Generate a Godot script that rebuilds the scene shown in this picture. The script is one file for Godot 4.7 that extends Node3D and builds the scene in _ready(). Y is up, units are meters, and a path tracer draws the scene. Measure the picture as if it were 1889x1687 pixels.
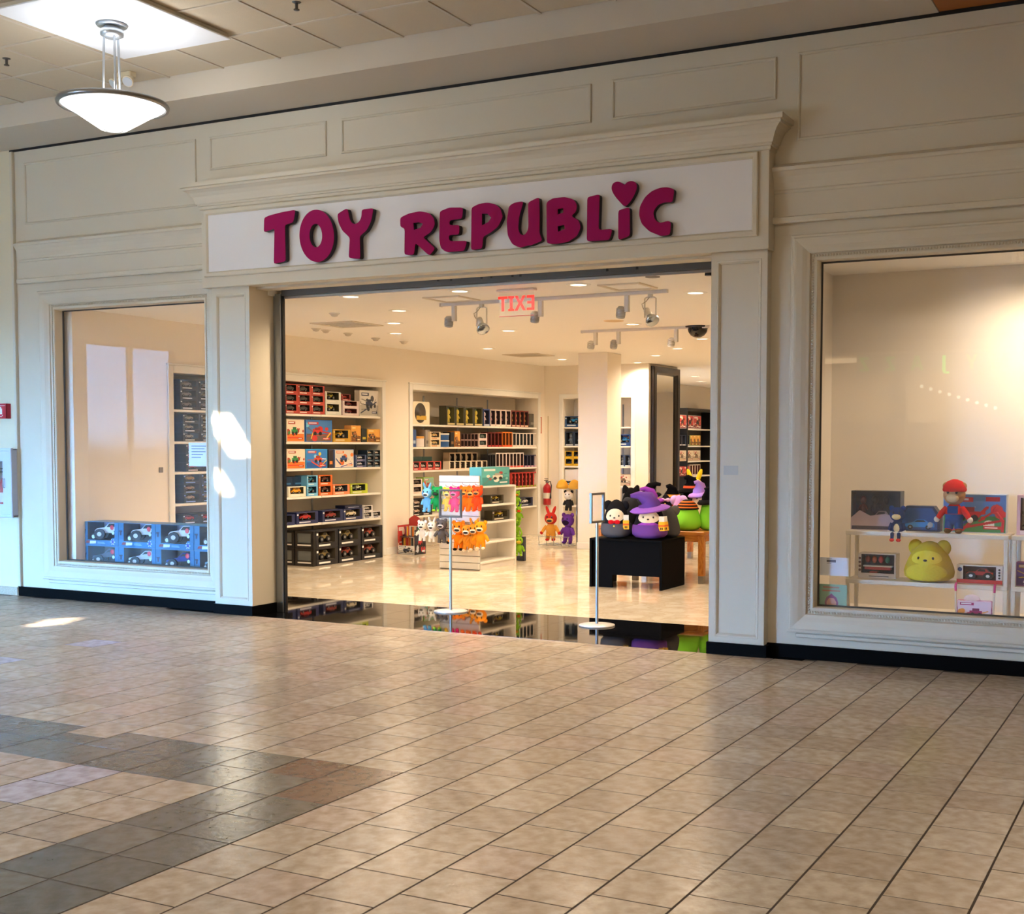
extends Node3D
# A mall storefront seen from the hall. x runs along the facade, y is up, z comes out of the shop towards the viewer.
# ---------------------------------------------------------------- photo pixels to directions
const FL := 2308.0
const PCX := 1058.31
const PCY := 941.68
const EYE := Vector3(0, 1.6, 0)
var eye_basis := Basis.from_euler(Vector3(-0.0527388, 0.4641454, 0.0024252))
func ray(px, py): return eye_basis * Vector3((px - PCX) / FL, -(py - PCY) / FL, -1.0)
func at_x(px, py, x):
	var d = ray(px, py)
	return EYE + d * ((x - EYE.x) / d.x)
func at_y(px, py, y):
	var d = ray(px, py)
	return EYE + d * ((y - EYE.y) / d.y)
func at_z(px, py, z):
	var d = ray(px, py)
	return EYE + d * ((z - EYE.z) / d.z)
# ---------------------------------------------------------------- mesh builder
class MB:
	var v := PackedVector3Array()
	var n := PackedVector3Array()
	var u := PackedVector2Array()
	func tri(a: Vector3, b: Vector3, c: Vector3, na: Vector3, nb: Vector3, nc: Vector3, ua := Vector2.ZERO, ub := Vector2.ZERO, uc := Vector2.ZERO) -> void:
		if (b - a).cross(c - a).dot(na + nb + nc) > 0:
			v.append_array([a, c, b]); n.append_array([na, nc, nb]); u.append_array([ua, uc, ub])
		else:
			v.append_array([a, b, c]); n.append_array([na, nb, nc]); u.append_array([ua, ub, uc])
	func quad(a: Vector3, b: Vector3, c: Vector3, d: Vector3, nn: Vector3) -> void:  # a b c d round the edge; u along a-b, v from d up to a
		tri(a, b, c, nn, nn, nn, Vector2(0, 1), Vector2(1, 1), Vector2(1, 0))
		tri(a, c, d, nn, nn, nn, Vector2(0, 1), Vector2(1, 0), Vector2(0, 0))
	func box(lo: Vector3, hi: Vector3) -> MB:
		var p := func(i): return Vector3(hi.x if i & 1 else lo.x, hi.y if i & 2 else lo.y, hi.z if i & 4 else lo.z)
		quad(p.call(4), p.call(5), p.call(7), p.call(6), Vector3.BACK)
		quad(p.call(1), p.call(0), p.call(2), p.call(3), Vector3.FORWARD)
		quad(p.call(5), p.call(1), p.call(3), p.call(7), Vector3.RIGHT)
		quad(p.call(0), p.call(4), p.call(6), p.call(2), Vector3.LEFT)
		quad(p.call(6), p.call(7), p.call(3), p.call(2), Vector3.UP)
		quad(p.call(0), p.call(1), p.call(5), p.call(4), Vector3.DOWN)
		return self
	func cbox(lo: Vector3, hi: Vector3, b: float) -> MB:  # a box with chamfered edges
		var c := (lo + hi) / 2; var h := (hi - lo) / 2
		b = minf(b, minf(h.x, minf(h.y, h.z)) * 0.95)
		for ax in 3:
			var i := (ax + 1) % 3; var j := (ax + 2) % 3
			for s in [-1.0, 1.0]:
				var q: Array[Vector3] = []
				for k in [[-1, -1], [1, -1], [1, 1], [-1, 1]]:
					var t := Vector3.ZERO
					t[ax] = s * h[ax]; t[i] = k[0] * (h[i] - b); t[j] = k[1] * (h[j] - b); q.append(c + t)
				var nn := Vector3.ZERO; nn[ax] = s
				quad(q[0], q[1], q[2], q[3], nn)
			for si in [-1.0, 1.0]:
				for sj in [-1.0, 1.0]:
					var e: Array[Vector3] = []
					for k in [[0, -1], [0, 1], [1, 1], [1, -1]]:
						var t := Vector3.ZERO
						t[i] = si * (h[i] - (b if k[0] == 1 else 0.0)); t[j] = sj * (h[j] - (b if k[0] == 0 else 0.0)); t[ax] = k[1] * (h[ax] - b); e.append(c + t)
					var nn := Vector3.ZERO; nn[i] = si; nn[j] = sj
					quad(e[0], e[1], e[2], e[3], nn.normalized())
		for sx in [-1.0, 1.0]:
			for sy in [-1.0, 1.0]:
				for sz in [-1.0, 1.0]:
					var s := Vector3(sx, sy, sz)
					var nn := s.normalized()
					tri(c + s * (h - Vector3(0, b, b)), c + s * (h - Vector3(b, 0, b)), c + s * (h - Vector3(b, b, 0)), nn, nn, nn)
		return self
	func turned(t: Transform3D, from := 0) -> MB:
		for i in range(from, v.size()):
			v[i] = t * v[i]; n[i] = (t.basis.inverse().transposed() * n[i]).normalized()
		return self
	func prism(poly: PackedVector2Array, z0: float, z1: float, caps := true) -> MB:  # a polygon in x y, pushed from z0 to z1
		if caps:
			var t := Geometry2D.triangulate_polygon(poly)
			for k in range(0, t.size(), 3):
				for z in [z0, z1]:
					var nn := Vector3(0, 0, 1 if z == maxf(z0, z1) else -1)
					tri(Vector3(poly[t[k]].x, poly[t[k]].y, z), Vector3(poly[t[k + 1]].x, poly[t[k + 1]].y, z), Vector3(poly[t[k + 2]].x, poly[t[k + 2]].y, z), nn, nn, nn, poly[t[k]], poly[t[k + 1]], poly[t[k + 2]])
		var s := -1.0 if Geometry2D.is_polygon_clockwise(poly) else 1.0
		for k in poly.size():
			var a := poly[k]; var b := poly[(k + 1) % poly.size()]
			if a.distance_to(b) < 1e-5: continue
			var nn := Vector3((b - a).y, -(b - a).x, 0).normalized() * s
			quad(Vector3(a.x, a.y, z0), Vector3(b.x, b.y, z0), Vector3(b.x, b.y, z1), Vector3(a.x, a.y, z1), nn)
		return self
	func profile(poly: PackedVector2Array, x0: float, x1: float, caps := true) -> MB:  # a polygon of (z, y), run along x from x0 to x1
		var from := v.size()
		prism(poly, -x0, -x1, caps)
		return turned(Transform3D(Basis(Vector3(0, 0, 1), Vector3(0, 1, 0), Vector3(-1, 0, 0)), Vector3.ZERO), from)
	func lathe(pr: Array, seg := 24, t := Transform3D.IDENTITY) -> MB:  # pr: points (radius, height) from bottom to top
		var from := v.size()
		for k in pr.size() - 1:
			var a: Vector2 = pr[k]; var b: Vector2 = pr[k + 1]
			for i in seg:
				var q0 := TAU * i / seg; var q1 := TAU * (i + 1) / seg
				var na := _ln(pr, k); var nb := _ln(pr, k + 1)
				if na.dot(nb) < 0.55:
					na = Vector2((b - a).y, -(b - a).x).normalized(); nb = na
				var P := func(r, q): return Vector3(r.x * cos(q), r.y, r.x * sin(q))
				var N := func(m, q): return Vector3(m.x * cos(q), m.y, m.x * sin(q))
				if a.x > 1e-5: tri(P.call(a, q0), P.call(a, q1), P.call(b, q1), N.call(na, q0), N.call(na, q1), N.call(nb, q1))
				if b.x > 1e-5: tri(P.call(a, q0), P.call(b, q1), P.call(b, q0), N.call(na, q0), N.call(nb, q1), N.call(nb, q0))
		return turned(t, from)
	func _ln(pr: Array, k: int) -> Vector2:
		var d := Vector2.ZERO
		if k > 0: d += (pr[k] - pr[k - 1]).normalized()
		if k < pr.size() - 1: d += (pr[k + 1] - pr[k]).normalized()
		return Vector2(d.y, -d.x).normalized()
	func ell(c: Vector3, r: Vector3, seg := 14, rings := 9, b := Basis.IDENTITY) -> MB:
		var from := v.size()
		for j in rings:
			for i in seg:
				var P := func(ii, jj):
					var th: float = PI * jj / rings; var ph: float = TAU * ii / seg
					return Vector3(sin(th) * cos(ph), cos(th), sin(th) * sin(ph))
				var a: Vector3 = P.call(i, j); var b1: Vector3 = P.call(i + 1, j); var c1: Vector3 = P.call(i + 1, j + 1); var d: Vector3 = P.call(i, j + 1)
				if j < rings - 1: tri(a * r, c1 * r, d * r, (a / r).normalized(), (c1 / r).normalized(), (d / r).normalized())
				if j > 0: tri(a * r, b1 * r, c1 * r, (a / r).normalized(), (b1 / r).normalized(), (c1 / r).normalized())
		return turned(Transform3D(b, c), from)
	func tube(pts: Array, r, seg := 8, caps := true) -> MB:  # r: one radius or one for each point
		var R := func(k): return r[k] if r is Array else r
		var side := Vector3.ZERO
		var rings := []
		for k in pts.size():
			var d: Vector3 = (pts[mini(k + 1, pts.size() - 1)] - pts[maxi(k - 1, 0)]).normalized()
			if side == Vector3.ZERO: side = d.cross(Vector3.UP if absf(d.y) < 0.9 else Vector3.RIGHT).normalized()
			side = (side - d * side.dot(d)).normalized()
			var up := d.cross(side)
			var ring := []
			for i in seg:
				ring.append(side * cos(TAU * i / seg) + up * sin(TAU * i / seg))
			rings.append(ring)
		for k in pts.size() - 1:
			for i in seg:
				var j := (i + 1) % seg
				var n0: Vector3 = rings[k][i]; var n1: Vector3 = rings[k][j]; var n2: Vector3 = rings[k + 1][j]; var n3: Vector3 = rings[k + 1][i]
				tri(pts[k] + n0 * R.call(k), pts[k] + n1 * R.call(k), pts[k + 1] + n2 * R.call(k + 1), n0, n1, n2)
				tri(pts[k] + n0 * R.call(k), pts[k + 1] + n2 * R.call(k + 1), pts[k + 1] + n3 * R.call(k + 1), n0, n2, n3)
		if caps:
			for e in [0, pts.size() - 1]:
				var d: Vector3 = (pts[e] - pts[1 if e == 0 else e - 1]).normalized()
				for i in seg:
					tri(pts[e], pts[e] + rings[e][i] * R.call(e), pts[e] + rings[e][(i + 1) % seg] * R.call(e), d, d, d)
		return self
	func planar(scale: float, off := Vector2.ZERO) -> MB:   # texture laid flat from above
		for i in v.size(): u[i] = Vector2(v[i].x, v[i].z) * scale + off
		return self
	func mesh() -> ArrayMesh:
		var m := ArrayMesh.new()
		return add_to(m)
	func add_to(m: ArrayMesh) -> ArrayMesh:
		var a := []
		a.resize(Mesh.ARRAY_MAX)
		a[Mesh.ARRAY_VERTEX] = v; a[Mesh.ARRAY_NORMAL] = n; a[Mesh.ARRAY_TEX_UV] = u
		m.add_surface_from_arrays(Mesh.PRIMITIVE_TRIANGLES, a)
		return m
func V(x, y, z): return Vector3(x, y, z)
func bx(lo, hi, b = 0.0): return MB.new().cbox(lo, hi, b) if b > 0 else MB.new().box(lo, hi)
# ---------------------------------------------------------------- names, labels
var taken := {}
func numbered(called):
	taken[called] = taken.get(called, -1) + 1
	return called if taken[called] == 0 else "%s_%03d" % [called, taken[called]]
func tag(o, label, category = "", group = "", kind = ""):
	if label.split(" ").size() > 16:   # keep labels short: drop articles
		for w in [" a ", " an ", " the "]: label = label.replace(w, " ")
	for k in [["label", label], ["category", category], ["group", group], ["kind", kind]]:
		if k[1] != "": o.set_meta(k[0], k[1])
	return o
func thing(called, label, category, group = "", at = Vector3.ZERO, turn = 0.0):
	var o := Node3D.new()
	o.name = numbered(called)
	add_child(o)
	o.position = at; o.rotation.y = turn
	return tag(o, label, category, group)
func structure(called, label):
	var o := Node3D.new()
	o.name = called
	taken[called] = 0
	add_child(o)
	return tag(o, label, "", "", "structure")
func part(parent, called, m, mat, at = Vector3.ZERO, kind = ""):
	var o := MeshInstance3D.new()
	o.name = called
	o.mesh = m if m is Mesh else m.mesh()
	if mat is Array:
		for i in mat.size(): o.set_surface_override_material(i, mat[i])
	else: o.material_override = mat
	if kind != "": o.set_meta("kind", kind)
	parent.add_child(o, true)
	o.position = at
	return o
func solo(called, m, mat, label, category, group = "", at = Vector3.ZERO, turn = 0.0):   # a thing that is one mesh
	var o = part(self, numbered(called), m, mat, at)
	o.rotation.y = turn
	return tag(o, label, category, group)
# ---------------------------------------------------------------- materials
var mats := {}
func hue(h): return Color.html(h)
func mat(col, rough = 0.6, metal = 0.0, spec = 0.5):
	var key = [col, rough, metal, spec]
	if mats.has(key): return mats[key]
	var m := StandardMaterial3D.new()
	m.albedo_color = hue(col) if col is String else col
	m.roughness = rough; m.metallic = metal; m.metallic_specular = spec
	mats[key] = m
	return m
func plushmat(col):
	var m = mat(col, 0.95, 0.0, 0.2)
	return m
func glowmat(col, energy):
	var m := StandardMaterial3D.new()
	m.albedo_color = hue(col); m.emission_enabled = true; m.emission = hue(col); m.emission_energy_multiplier = energy
	return m
func glass(tint = "ffffff", a = 0.04):
	var m := StandardMaterial3D.new()
	m.albedo_color = Color(hue(tint), a); m.transparency = BaseMaterial3D.TRANSPARENCY_ALPHA
	m.roughness = 0.0; m.metallic_specular = 0.5
	return m
func noise_tex(seed_, freq, ramp, size = 512, octaves = 4, normal = false, bump = 4.0):
	var f := FastNoiseLite.new()
	f.seed = seed_; f.frequency = freq; f.fractal_octaves = octaves; f.noise_type = FastNoiseLite.TYPE_SIMPLEX_SMOOTH
	var t := NoiseTexture2D.new()
	t.width = size; t.height = size; t.seamless = true; t.noise = f
	if normal:
		t.as_normal_map = true; t.bump_strength = bump
	elif ramp:
		var g := Gradient.new()
		g.offsets = PackedFloat32Array(ramp.keys()); g.colors = PackedColorArray(ramp.values().map(hue))
		t.color_ramp = g
	return t
func grain(col, rough, tex, spec = 0.5, nrm = null, nscale = 0.3):   # a plain colour times a pattern
	var m := StandardMaterial3D.new()
	m.albedo_color = hue(col) if col is String else col
	m.roughness = rough; m.metallic_specular = spec
	m.albedo_texture = tex
	if nrm:
		m.normal_enabled = true; m.normal_texture = nrm; m.normal_scale = nscale
	return m
func picture(img, rough = 0.45):
	var m := StandardMaterial3D.new()
	m.albedo_texture = ImageTexture.create_from_image(img); m.roughness = rough
	return m
# ---------------------------------------------------------------- lamps
func omni(at, col, energy, size = 0.05):
	var l := OmniLight3D.new()
	l.name = numbered("lamp_light"); l.light_color = hue(col); l.light_energy = energy; l.light_size = size
	l.omni_range = 40; l.omni_attenuation = 2; l.shadow_enabled = true
	add_child(l); l.position = at
	return l
func spot(at, towards, col, energy, angle, size = 0.05, soft = 0.6):
	var l := SpotLight3D.new()
	l.name = numbered("spot_light"); l.light_color = hue(col); l.light_energy = energy; l.light_size = size
	l.spot_range = 40; l.spot_attenuation = 2; l.spot_angle = angle; l.spot_angle_attenuation = soft; l.shadow_enabled = true
	add_child(l)
	l.look_at_from_position(at, at + towards, Vector3.UP if absf(towards.normalized().y) < 0.95 else Vector3.BACK)
	return l
func area(at, towards, w, h, col, energy):
	var l := AreaLight3D.new()
	l.name = numbered("panel_light"); l.light_color = hue(col); l.light_energy = energy; l.area_size = Vector2(w, h); l.area_normalize_energy = true
	l.area_range = 60; l.area_attenuation = 2; l.shadow_enabled = true
	add_child(l)
	l.look_at_from_position(at, at + towards, Vector3.UP if absf(towards.normalized().y) < 0.95 else Vector3.BACK)
	return l
# ---------------------------------------------------------------- shared looks
var M := {}
func looks():
	M.paint = mat("d0c6b1", 0.5, 0.0, 0.4)
	M.wall = mat("d9cdb0", 0.75, 0.0, 0.3)
	M.shopwall = mat("f3eadb", 0.6, 0.0, 0.35)
	M.shopceil = mat("faf6ee", 0.8, 0.0, 0.3)
	M.board = mat("e4e2e2", 0.55)
	M.hallceil = grain("d6c9b2", 0.9, noise_tex(9, 0.35, {0.0: "cfcac2", 0.45: "f4f1ec", 1.0: "ffffff"}, 512, 3), 0.2)
	M.hallplain = mat("cdc2b0", 0.85, 0.0, 0.25)
	M.white = mat("f1efe8", 0.5)
	M.shelf = mat("f4efe4", 0.45)
	M.black = mat("0a0a0b", 0.35)
	M.plinth = mat("050506", 0.55, 0.0, 0.15)
	M.seam = mat("06060c", 0.7)
	M.metal = mat("9aa0a6", 0.32, 0.9)
	M.darkmetal = mat("54524f", 0.5, 0.4)
	M.frost = mat("e8edf2", 0.3)
	M.wood = grain("c98a3c", 0.4, noise_tex(5, 0.02, {0.0: "b98b5c", 0.5: "f0dcc0", 1.0: "ffffff"}, 256, 3))
	M.amber = mat("a4622a", 0.6)
	M.pane = glass()
	M.clear = glass("fff4f2", 0.06)
	var mott = noise_tex(21, 0.011, {0.0: "d2cac0", 0.3: "e2dcd3", 0.5: "ebe6df", 0.7: "f4f1ec", 1.0: "fdfbf8"}, 1024, 4)
	var bump = noise_tex(33, 0.02, null, 1024, 4, true, 5.0)
	M.tile = []
	for c in ["c9bba9", "c3b5a4", "cfc3b2", "beb0a0", "cab9ab", "c5b9aa"]:
		M.tile.append(grain(c, 0.22, mott, 0.5, bump, 0.14))
	M.tile_grey = [grain("7a7973", 0.22, mott, 0.5, bump, 0.14), grain("6d6d68", 0.22, mott, 0.5, bump, 0.14)]
	M.tile_brown = grain("7d6558", 0.22, mott, 0.5, bump, 0.14)
	M.tile_lilac = grain("cac8dc", 0.22, mott, 0.5, bump, 0.14)
	M.grout = mat("44392f", 0.85)
	var vein = noise_tex(44, 0.008, {0.0: "ddd2c0", 0.42: "f5efe4", 0.5: "e8dfcf", 0.58: "f8f3ea", 1.0: "fffcf6"}, 1024, 5)
	M.cream = grain("f2e8d8", 0.05, vein, 0.55)
	M.cream_joint = mat("b8a27c", 0.5)
	M.granite = mat("0b0a0a", 0.03, 0.0, 0.55)
# ---------------------------------------------------------------- mouldings
func ring(mb, x0, x1, y0, y1, prof):   # a mitred frame in the x y plane: prof holds (inset, z) from the outer edge inwards
	for k in prof.size() - 1:
		var d = prof[k].x; var e = prof[k + 1].x; var z = prof[k].y; var w = prof[k + 1].y
		var o = [V(x0 + d, y0 + d, z), V(x1 - d, y0 + d, z), V(x1 - d, y1 - d, z), V(x0 + d, y1 - d, z)]
		var i = [V(x0 + e, y0 + e, w), V(x1 - e, y0 + e, w), V(x1 - e, y1 - e, w), V(x0 + e, y1 - e, w)]
		for s in 4:
			var t = (s + 1) % 4
			mb.quad(o[s], o[t], i[t], i[s], (o[t] - o[s]).cross(i[t] - o[t]).normalized())
	return mb
func P2(list): return PackedVector2Array(list.map(func(p): return Vector2(p[0], p[1])))
func V2(list): return list.map(func(p): return Vector2(p[0], p[1]))
const ZW := -9.08      # facade wall
const ZP := -8.985     # pillars
const ZH := -8.94      # header
const XL := -10.45     # shop's left wall
const YC := 2.98       # shop's ceiling
const YT := 4.585      # top of the facade
func _ready():
	# ------------------------------------------------ camera
	var cam := Camera3D.new()
	cam.name = "camera"
	add_child(cam)
	cam.position = EYE; cam.basis = eye_basis
	cam.projection = Camera3D.PROJECTION_FRUSTUM
	cam.near = 0.05; cam.far = 200.0
	cam.size = 0.05 * 1687.0 / FL
	cam.frustum_offset = Vector2(944.5 - PCX, -(843.5 - PCY)) * 0.05 / FL
	cam.current = true
	# ------------------------------------------------ sky and exposure
	var env := Environment.new()
	env.background_mode = Environment.BG_SKY
	var sk := ProceduralSkyMaterial.new()
	sk.sky_top_color = hue("5a9be6"); sk.sky_horizon_color = hue("8ac6ff"); sk.ground_horizon_color = hue("8d9095"); sk.ground_bottom_color = hue("70706c")
	sk.sky_energy_multiplier = 8.2; sk.sun_angle_max = 0.0
	env.sky = Sky.new(); env.sky.sky_material = sk
	env.tonemap_mode = Environment.TONE_MAPPER_LINEAR
	env.tonemap_exposure = 1.0
	env.sdfgi_enabled = true; env.ssao_enabled = true; env.ssil_enabled = true
	var we := WorldEnvironment.new()
	we.name = "world"; we.environment = env
	add_child(we)
	# ------------------------------------------------ sun, through unseen roof openings behind the viewer, placed for the sunlit patches
	var sun := DirectionalLight3D.new()
	sun.name = "sun"; sun.light_color = hue("fff3e0"); sun.light_energy = 24.0; sun.light_angular_distance = 0.8; sun.shadow_enabled = true
	sun.sky_mode = DirectionalLight3D.SKY_MODE_LIGHT_ONLY
	add_child(sun)
	sun.look_at_from_position(Vector3.ZERO, -SUN, Vector3.UP)
	# ------------------------------------------------ large soft sources
	area(V(-2.2, 4.74, -3.0), V(0, -1, 0), 15.0, 1.6, "fff1e2", 13.5)             # unseen hall ceiling light, placed to light floor and facade
	looks()
	shell()
	facade()
	shop_shell()
	sign_front()
	hall_fittings()
	ceiling_fittings()
	stock_bays()
	shop_floor_things()
	left_window_things()
	right_window_things()
	opposite_shop()
const SUN := Vector3(-0.362, 0.469, 0.804)
# ---------------------------------------------------------------- hall
func shell():
	# floor of the hall: each tile its own piece, the 300 largest in view apart, the rest joined
	var fl = structure("floor", "beige stone tile floor of the mall hall with a dark tile border")
	part(fl, "grout_bed", bx(V(-16, -0.2, -9.2), V(7, -0.0014, 6.2)), M.grout)
	var P = 0.307
	var rng := RandomNumberGenerator.new()
	rng.seed = 7
	var list = []
	for c in range(-48, 27):
		for r in range(-18, 35):
			var x = -1.284 + P * c
			var square = c <= -8 and r >= -3
			var z = -4.098 + P * (r + (0.0 if square or c % 2 != 0 else 0.5))
			if z < -9.2 or z > 6.0: continue
			var m = M.tile[rng.randi() % 6]
			if square and (r <= -2 or c >= -9):
				m = M.tile_grey[rng.randi() % 2]
				if c >= -9 and r <= -2 and not (c == -9 and r == -2): m = M.tile_brown
			if c == -12 and (r == -1 or r == 0): m = M.tile_lilac
			if c == -22 and (r == -11 or r == -8): m = M.tile_lilac
			if c == -16 and r == 3: m = M.tile_lilac
			var far = 1e9
			var mid = V(x + P / 2, 0, z + P / 2)
			var q = eye_basis.inverse() * (mid - EYE)
			if q.z < -1.0:
				var px = PCX + FL * q.x / -q.z; var py = PCY - FL * q.y / -q.z
				if px > -20 and px < 1909 and py > 1090 and py < 1710: far = -q.z
			list.append([far, x, z, m, rng.randf() * 0.0005])
	list.sort_custom(func(a, b): return a[0] < b[0])
	var kinds = []   # one shape, eight cuts of the stone pattern
	for k in 8: kinds.append(MB.new().cbox(V(0.0042, -0.012, 0.0036), V(P - 0.0042, 0, P - 0.0036), 0.0012).planar(0.9, Vector2(rng.randf(), rng.randf())).mesh())
	var rest = {}
	for i in list.size():
		var t = list[i]
		if i < 300:
			part(fl, "tile", kinds[(i * 5 + i / 7) % 8], t[3], V(t[1], -t[4], t[2]))
		else:
			if not rest.has(t[3]): rest[t[3]] = MB.new()
			rest[t[3]].box(V(t[1] + 0.0042, -0.012, t[2] + 0.0036), V(t[1] + P - 0.0042, -t[4], t[2] + P - 0.0036))
	for m in rest: part(fl, "tile_field", rest[m].planar(0.9), m, Vector3.ZERO, "stuff")
	# hall ceiling: lay-in tiles on a grid in view, plaster beyond, unseen roof openings cut to aim the sun
	var ce = structure("ceiling", "beige lay-in tile ceiling of the mall hall with plaster soffit")
	var T = 0.616
	var bar = MB.new()
	var tl = [bx(V(0.012, 0.0, 0.012), V(T - 0.012, 0.03, T - 0.012), 0.004).planar(1.4).mesh()]
	for i in range(-8, 14):
		var x = -6.958 + T * i
		for k in 7:
			var z = -8.40 + T * k
			part(ce, "ceiling_tile", tl[0], M.hallceil, V(x, 4.813, z))
		bar.box(V(x - 0.012, 4.806, -8.4), V(x + 0.012, 4.84, -8.4 + T * 7))
	for k in range(1, 8): bar.box(V(-6.958 - T * 8, 4.8065, -8.4 + T * k - 0.012), V(-6.958 + T * 14, 4.84, -8.4 + T * k + 0.012))
	part(ce, "grid_bar", bar, M.hallplain)
	var roof := CSGCombiner3D.new()
	roof.name = "ceiling_plaster"
	var slab := CSGBox3D.new()
	slab.name = "slab"
	slab.size = V(23.4, 0.12, 15.6); slab.position = V(-4.5, 4.91, -1.6); slab.material = M.hallplain
	roof.add_child(slab)
	for h in [[-10.58, -3.46, 0.36, 0.8, 0.0], [-11.03, -2.70, 0.2, 0.5, 0.0], [-12.92, 0.55, 0.34, 0.62, 0.42], [-13.42, 0.36, 0.14, 0.5, 0.42], [-12.75, -2.98, 0.5, 0.18, 0.0]]:  # out of view, shaped to land sun patches on pillar and floors
		var cut := CSGBox3D.new()
		cut.name = "unseen_sun_opening"
		cut.operation = CSGShape3D.OPERATION_SUBTRACTION
		cut.size = V(h[2], 0.5, h[3]); cut.position = V(h[0], 4.9, h[1]); cut.rotation.y = h[4]; cut.material = M.white
		roof.add_child(cut)
	ce.add_child(roof)
	var so = MB.new().box(V(-16, 4.607, -9.2), V(-1.71, 5.0, -8.40))
	part(ce, "soffit", so, M.hallplain)
	part(ce, "timber_soffit", bx(V(-1.705, 4.612, -9.2), V(7, 4.99, -8.2)), M.amber)
	# walls round the hall, outside the picture
	var wl = structure("wall_left", "cream wall of the mall hall on the left with a glazed exit")
	part(wl, "wall_surface", bx(V(-16.2, 3.2, -9.2), V(-16, 5.0, 6.2)).box(V(-16.2, 0, -9.2), V(-16, 3.2, -3.9)).box(V(-16.2, 0, -1.9), V(-16, 3.2, 6.2)), M.wall)
	var tinted = MB.new()
	tinted.quad(V(-16.1, 0, -3.9), V(-16.1, 0, -1.9), V(-16.1, 3.2, -1.9), V(-16.1, 3.2, -3.9), Vector3.RIGHT)
	part(wl, "unseen_exit_pane", tinted, glass("4a5058", 0.95))  # unseen exit, placed to show a pale reflection in the left window
	for z in [-3.9, -2.93, -1.96]: part(wl, "unseen_exit_mullion", bx(V(-16.15, 0, z), V(-16.05, 3.2, z + 0.06), 0.004), M.darkmetal)
	var wr = structure("wall_right", "plain cream wall closing the mall hall on the right")
	part(wr, "wall_surface", bx(V(7, 0, -9.2), V(7.2, 5.0, 6.2)), M.wall)
	var wo = structure("wall_opposite", "cream wall of the mall hall facing the toy shop")
	part(wo, "wall_surface", bx(V(-16.2, 2.95, 6.0), V(-9.5, 5.0, 6.2)).box(V(-10.0, 0, 6.0), V(-9.5, 2.95, 6.2)).box(V(-9.5, 3.4, 6.0), V(2.0, 5.0, 6.2)).box(V(2.0, 0, 6.0), V(7.2, 5.0, 6.2)), M.wall)
	part(wo, "added_light_blocking_wall", bx(V(-10.2, 0, 2.2), V(-10.0, 4.85, 6.0)), M.wall)  # added wall that keeps the entrance daylight off the right side
	for k in 5: part(wo, "unseen_entrance_mullion", bx(V(-16 + k * 1.49, 0, 6.05), V(-15.94 + k * 1.49, 2.95, 6.15), 0.005), M.darkmetal)  # unseen entrance, placed to let sky light onto the lower left facade
	var wn = structure("wall_neighbour", "cream painted mall wall beside the shopfront")
	part(wn, "wall_surface", bx(V(-16, 0, -9.25), V(-11.052, 4.61, -9.068)), M.wall)
	for k in 8: part(wn, "base_tile", bx(V(-11.36 - k * 0.31, 0, -9.068), V(-11.056 - k * 0.31, 0.088, -9.058), 0.002), M.tile[k % 6])
	# ceiling light over the hall, out of view, placed to light floor and facade
	var tr = thing("unseen_hall_light", "long glowing ceiling light trough over the mall hall", "light", "", V(-2.2, 4.8, -3.0))
	part(tr, "trim", bx(V(-7.6, -0.03, -0.9), V(7.6, 0.03, -0.8)).box(V(-7.6, -0.03, 0.8), V(7.6, 0.03, 0.9)), M.white)
	part(tr, "diffuser", bx(V(-7.5, 0.0, -0.8), V(7.5, 0.03, 0.8)), glowmat("ffe9cf", 1.2))
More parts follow.
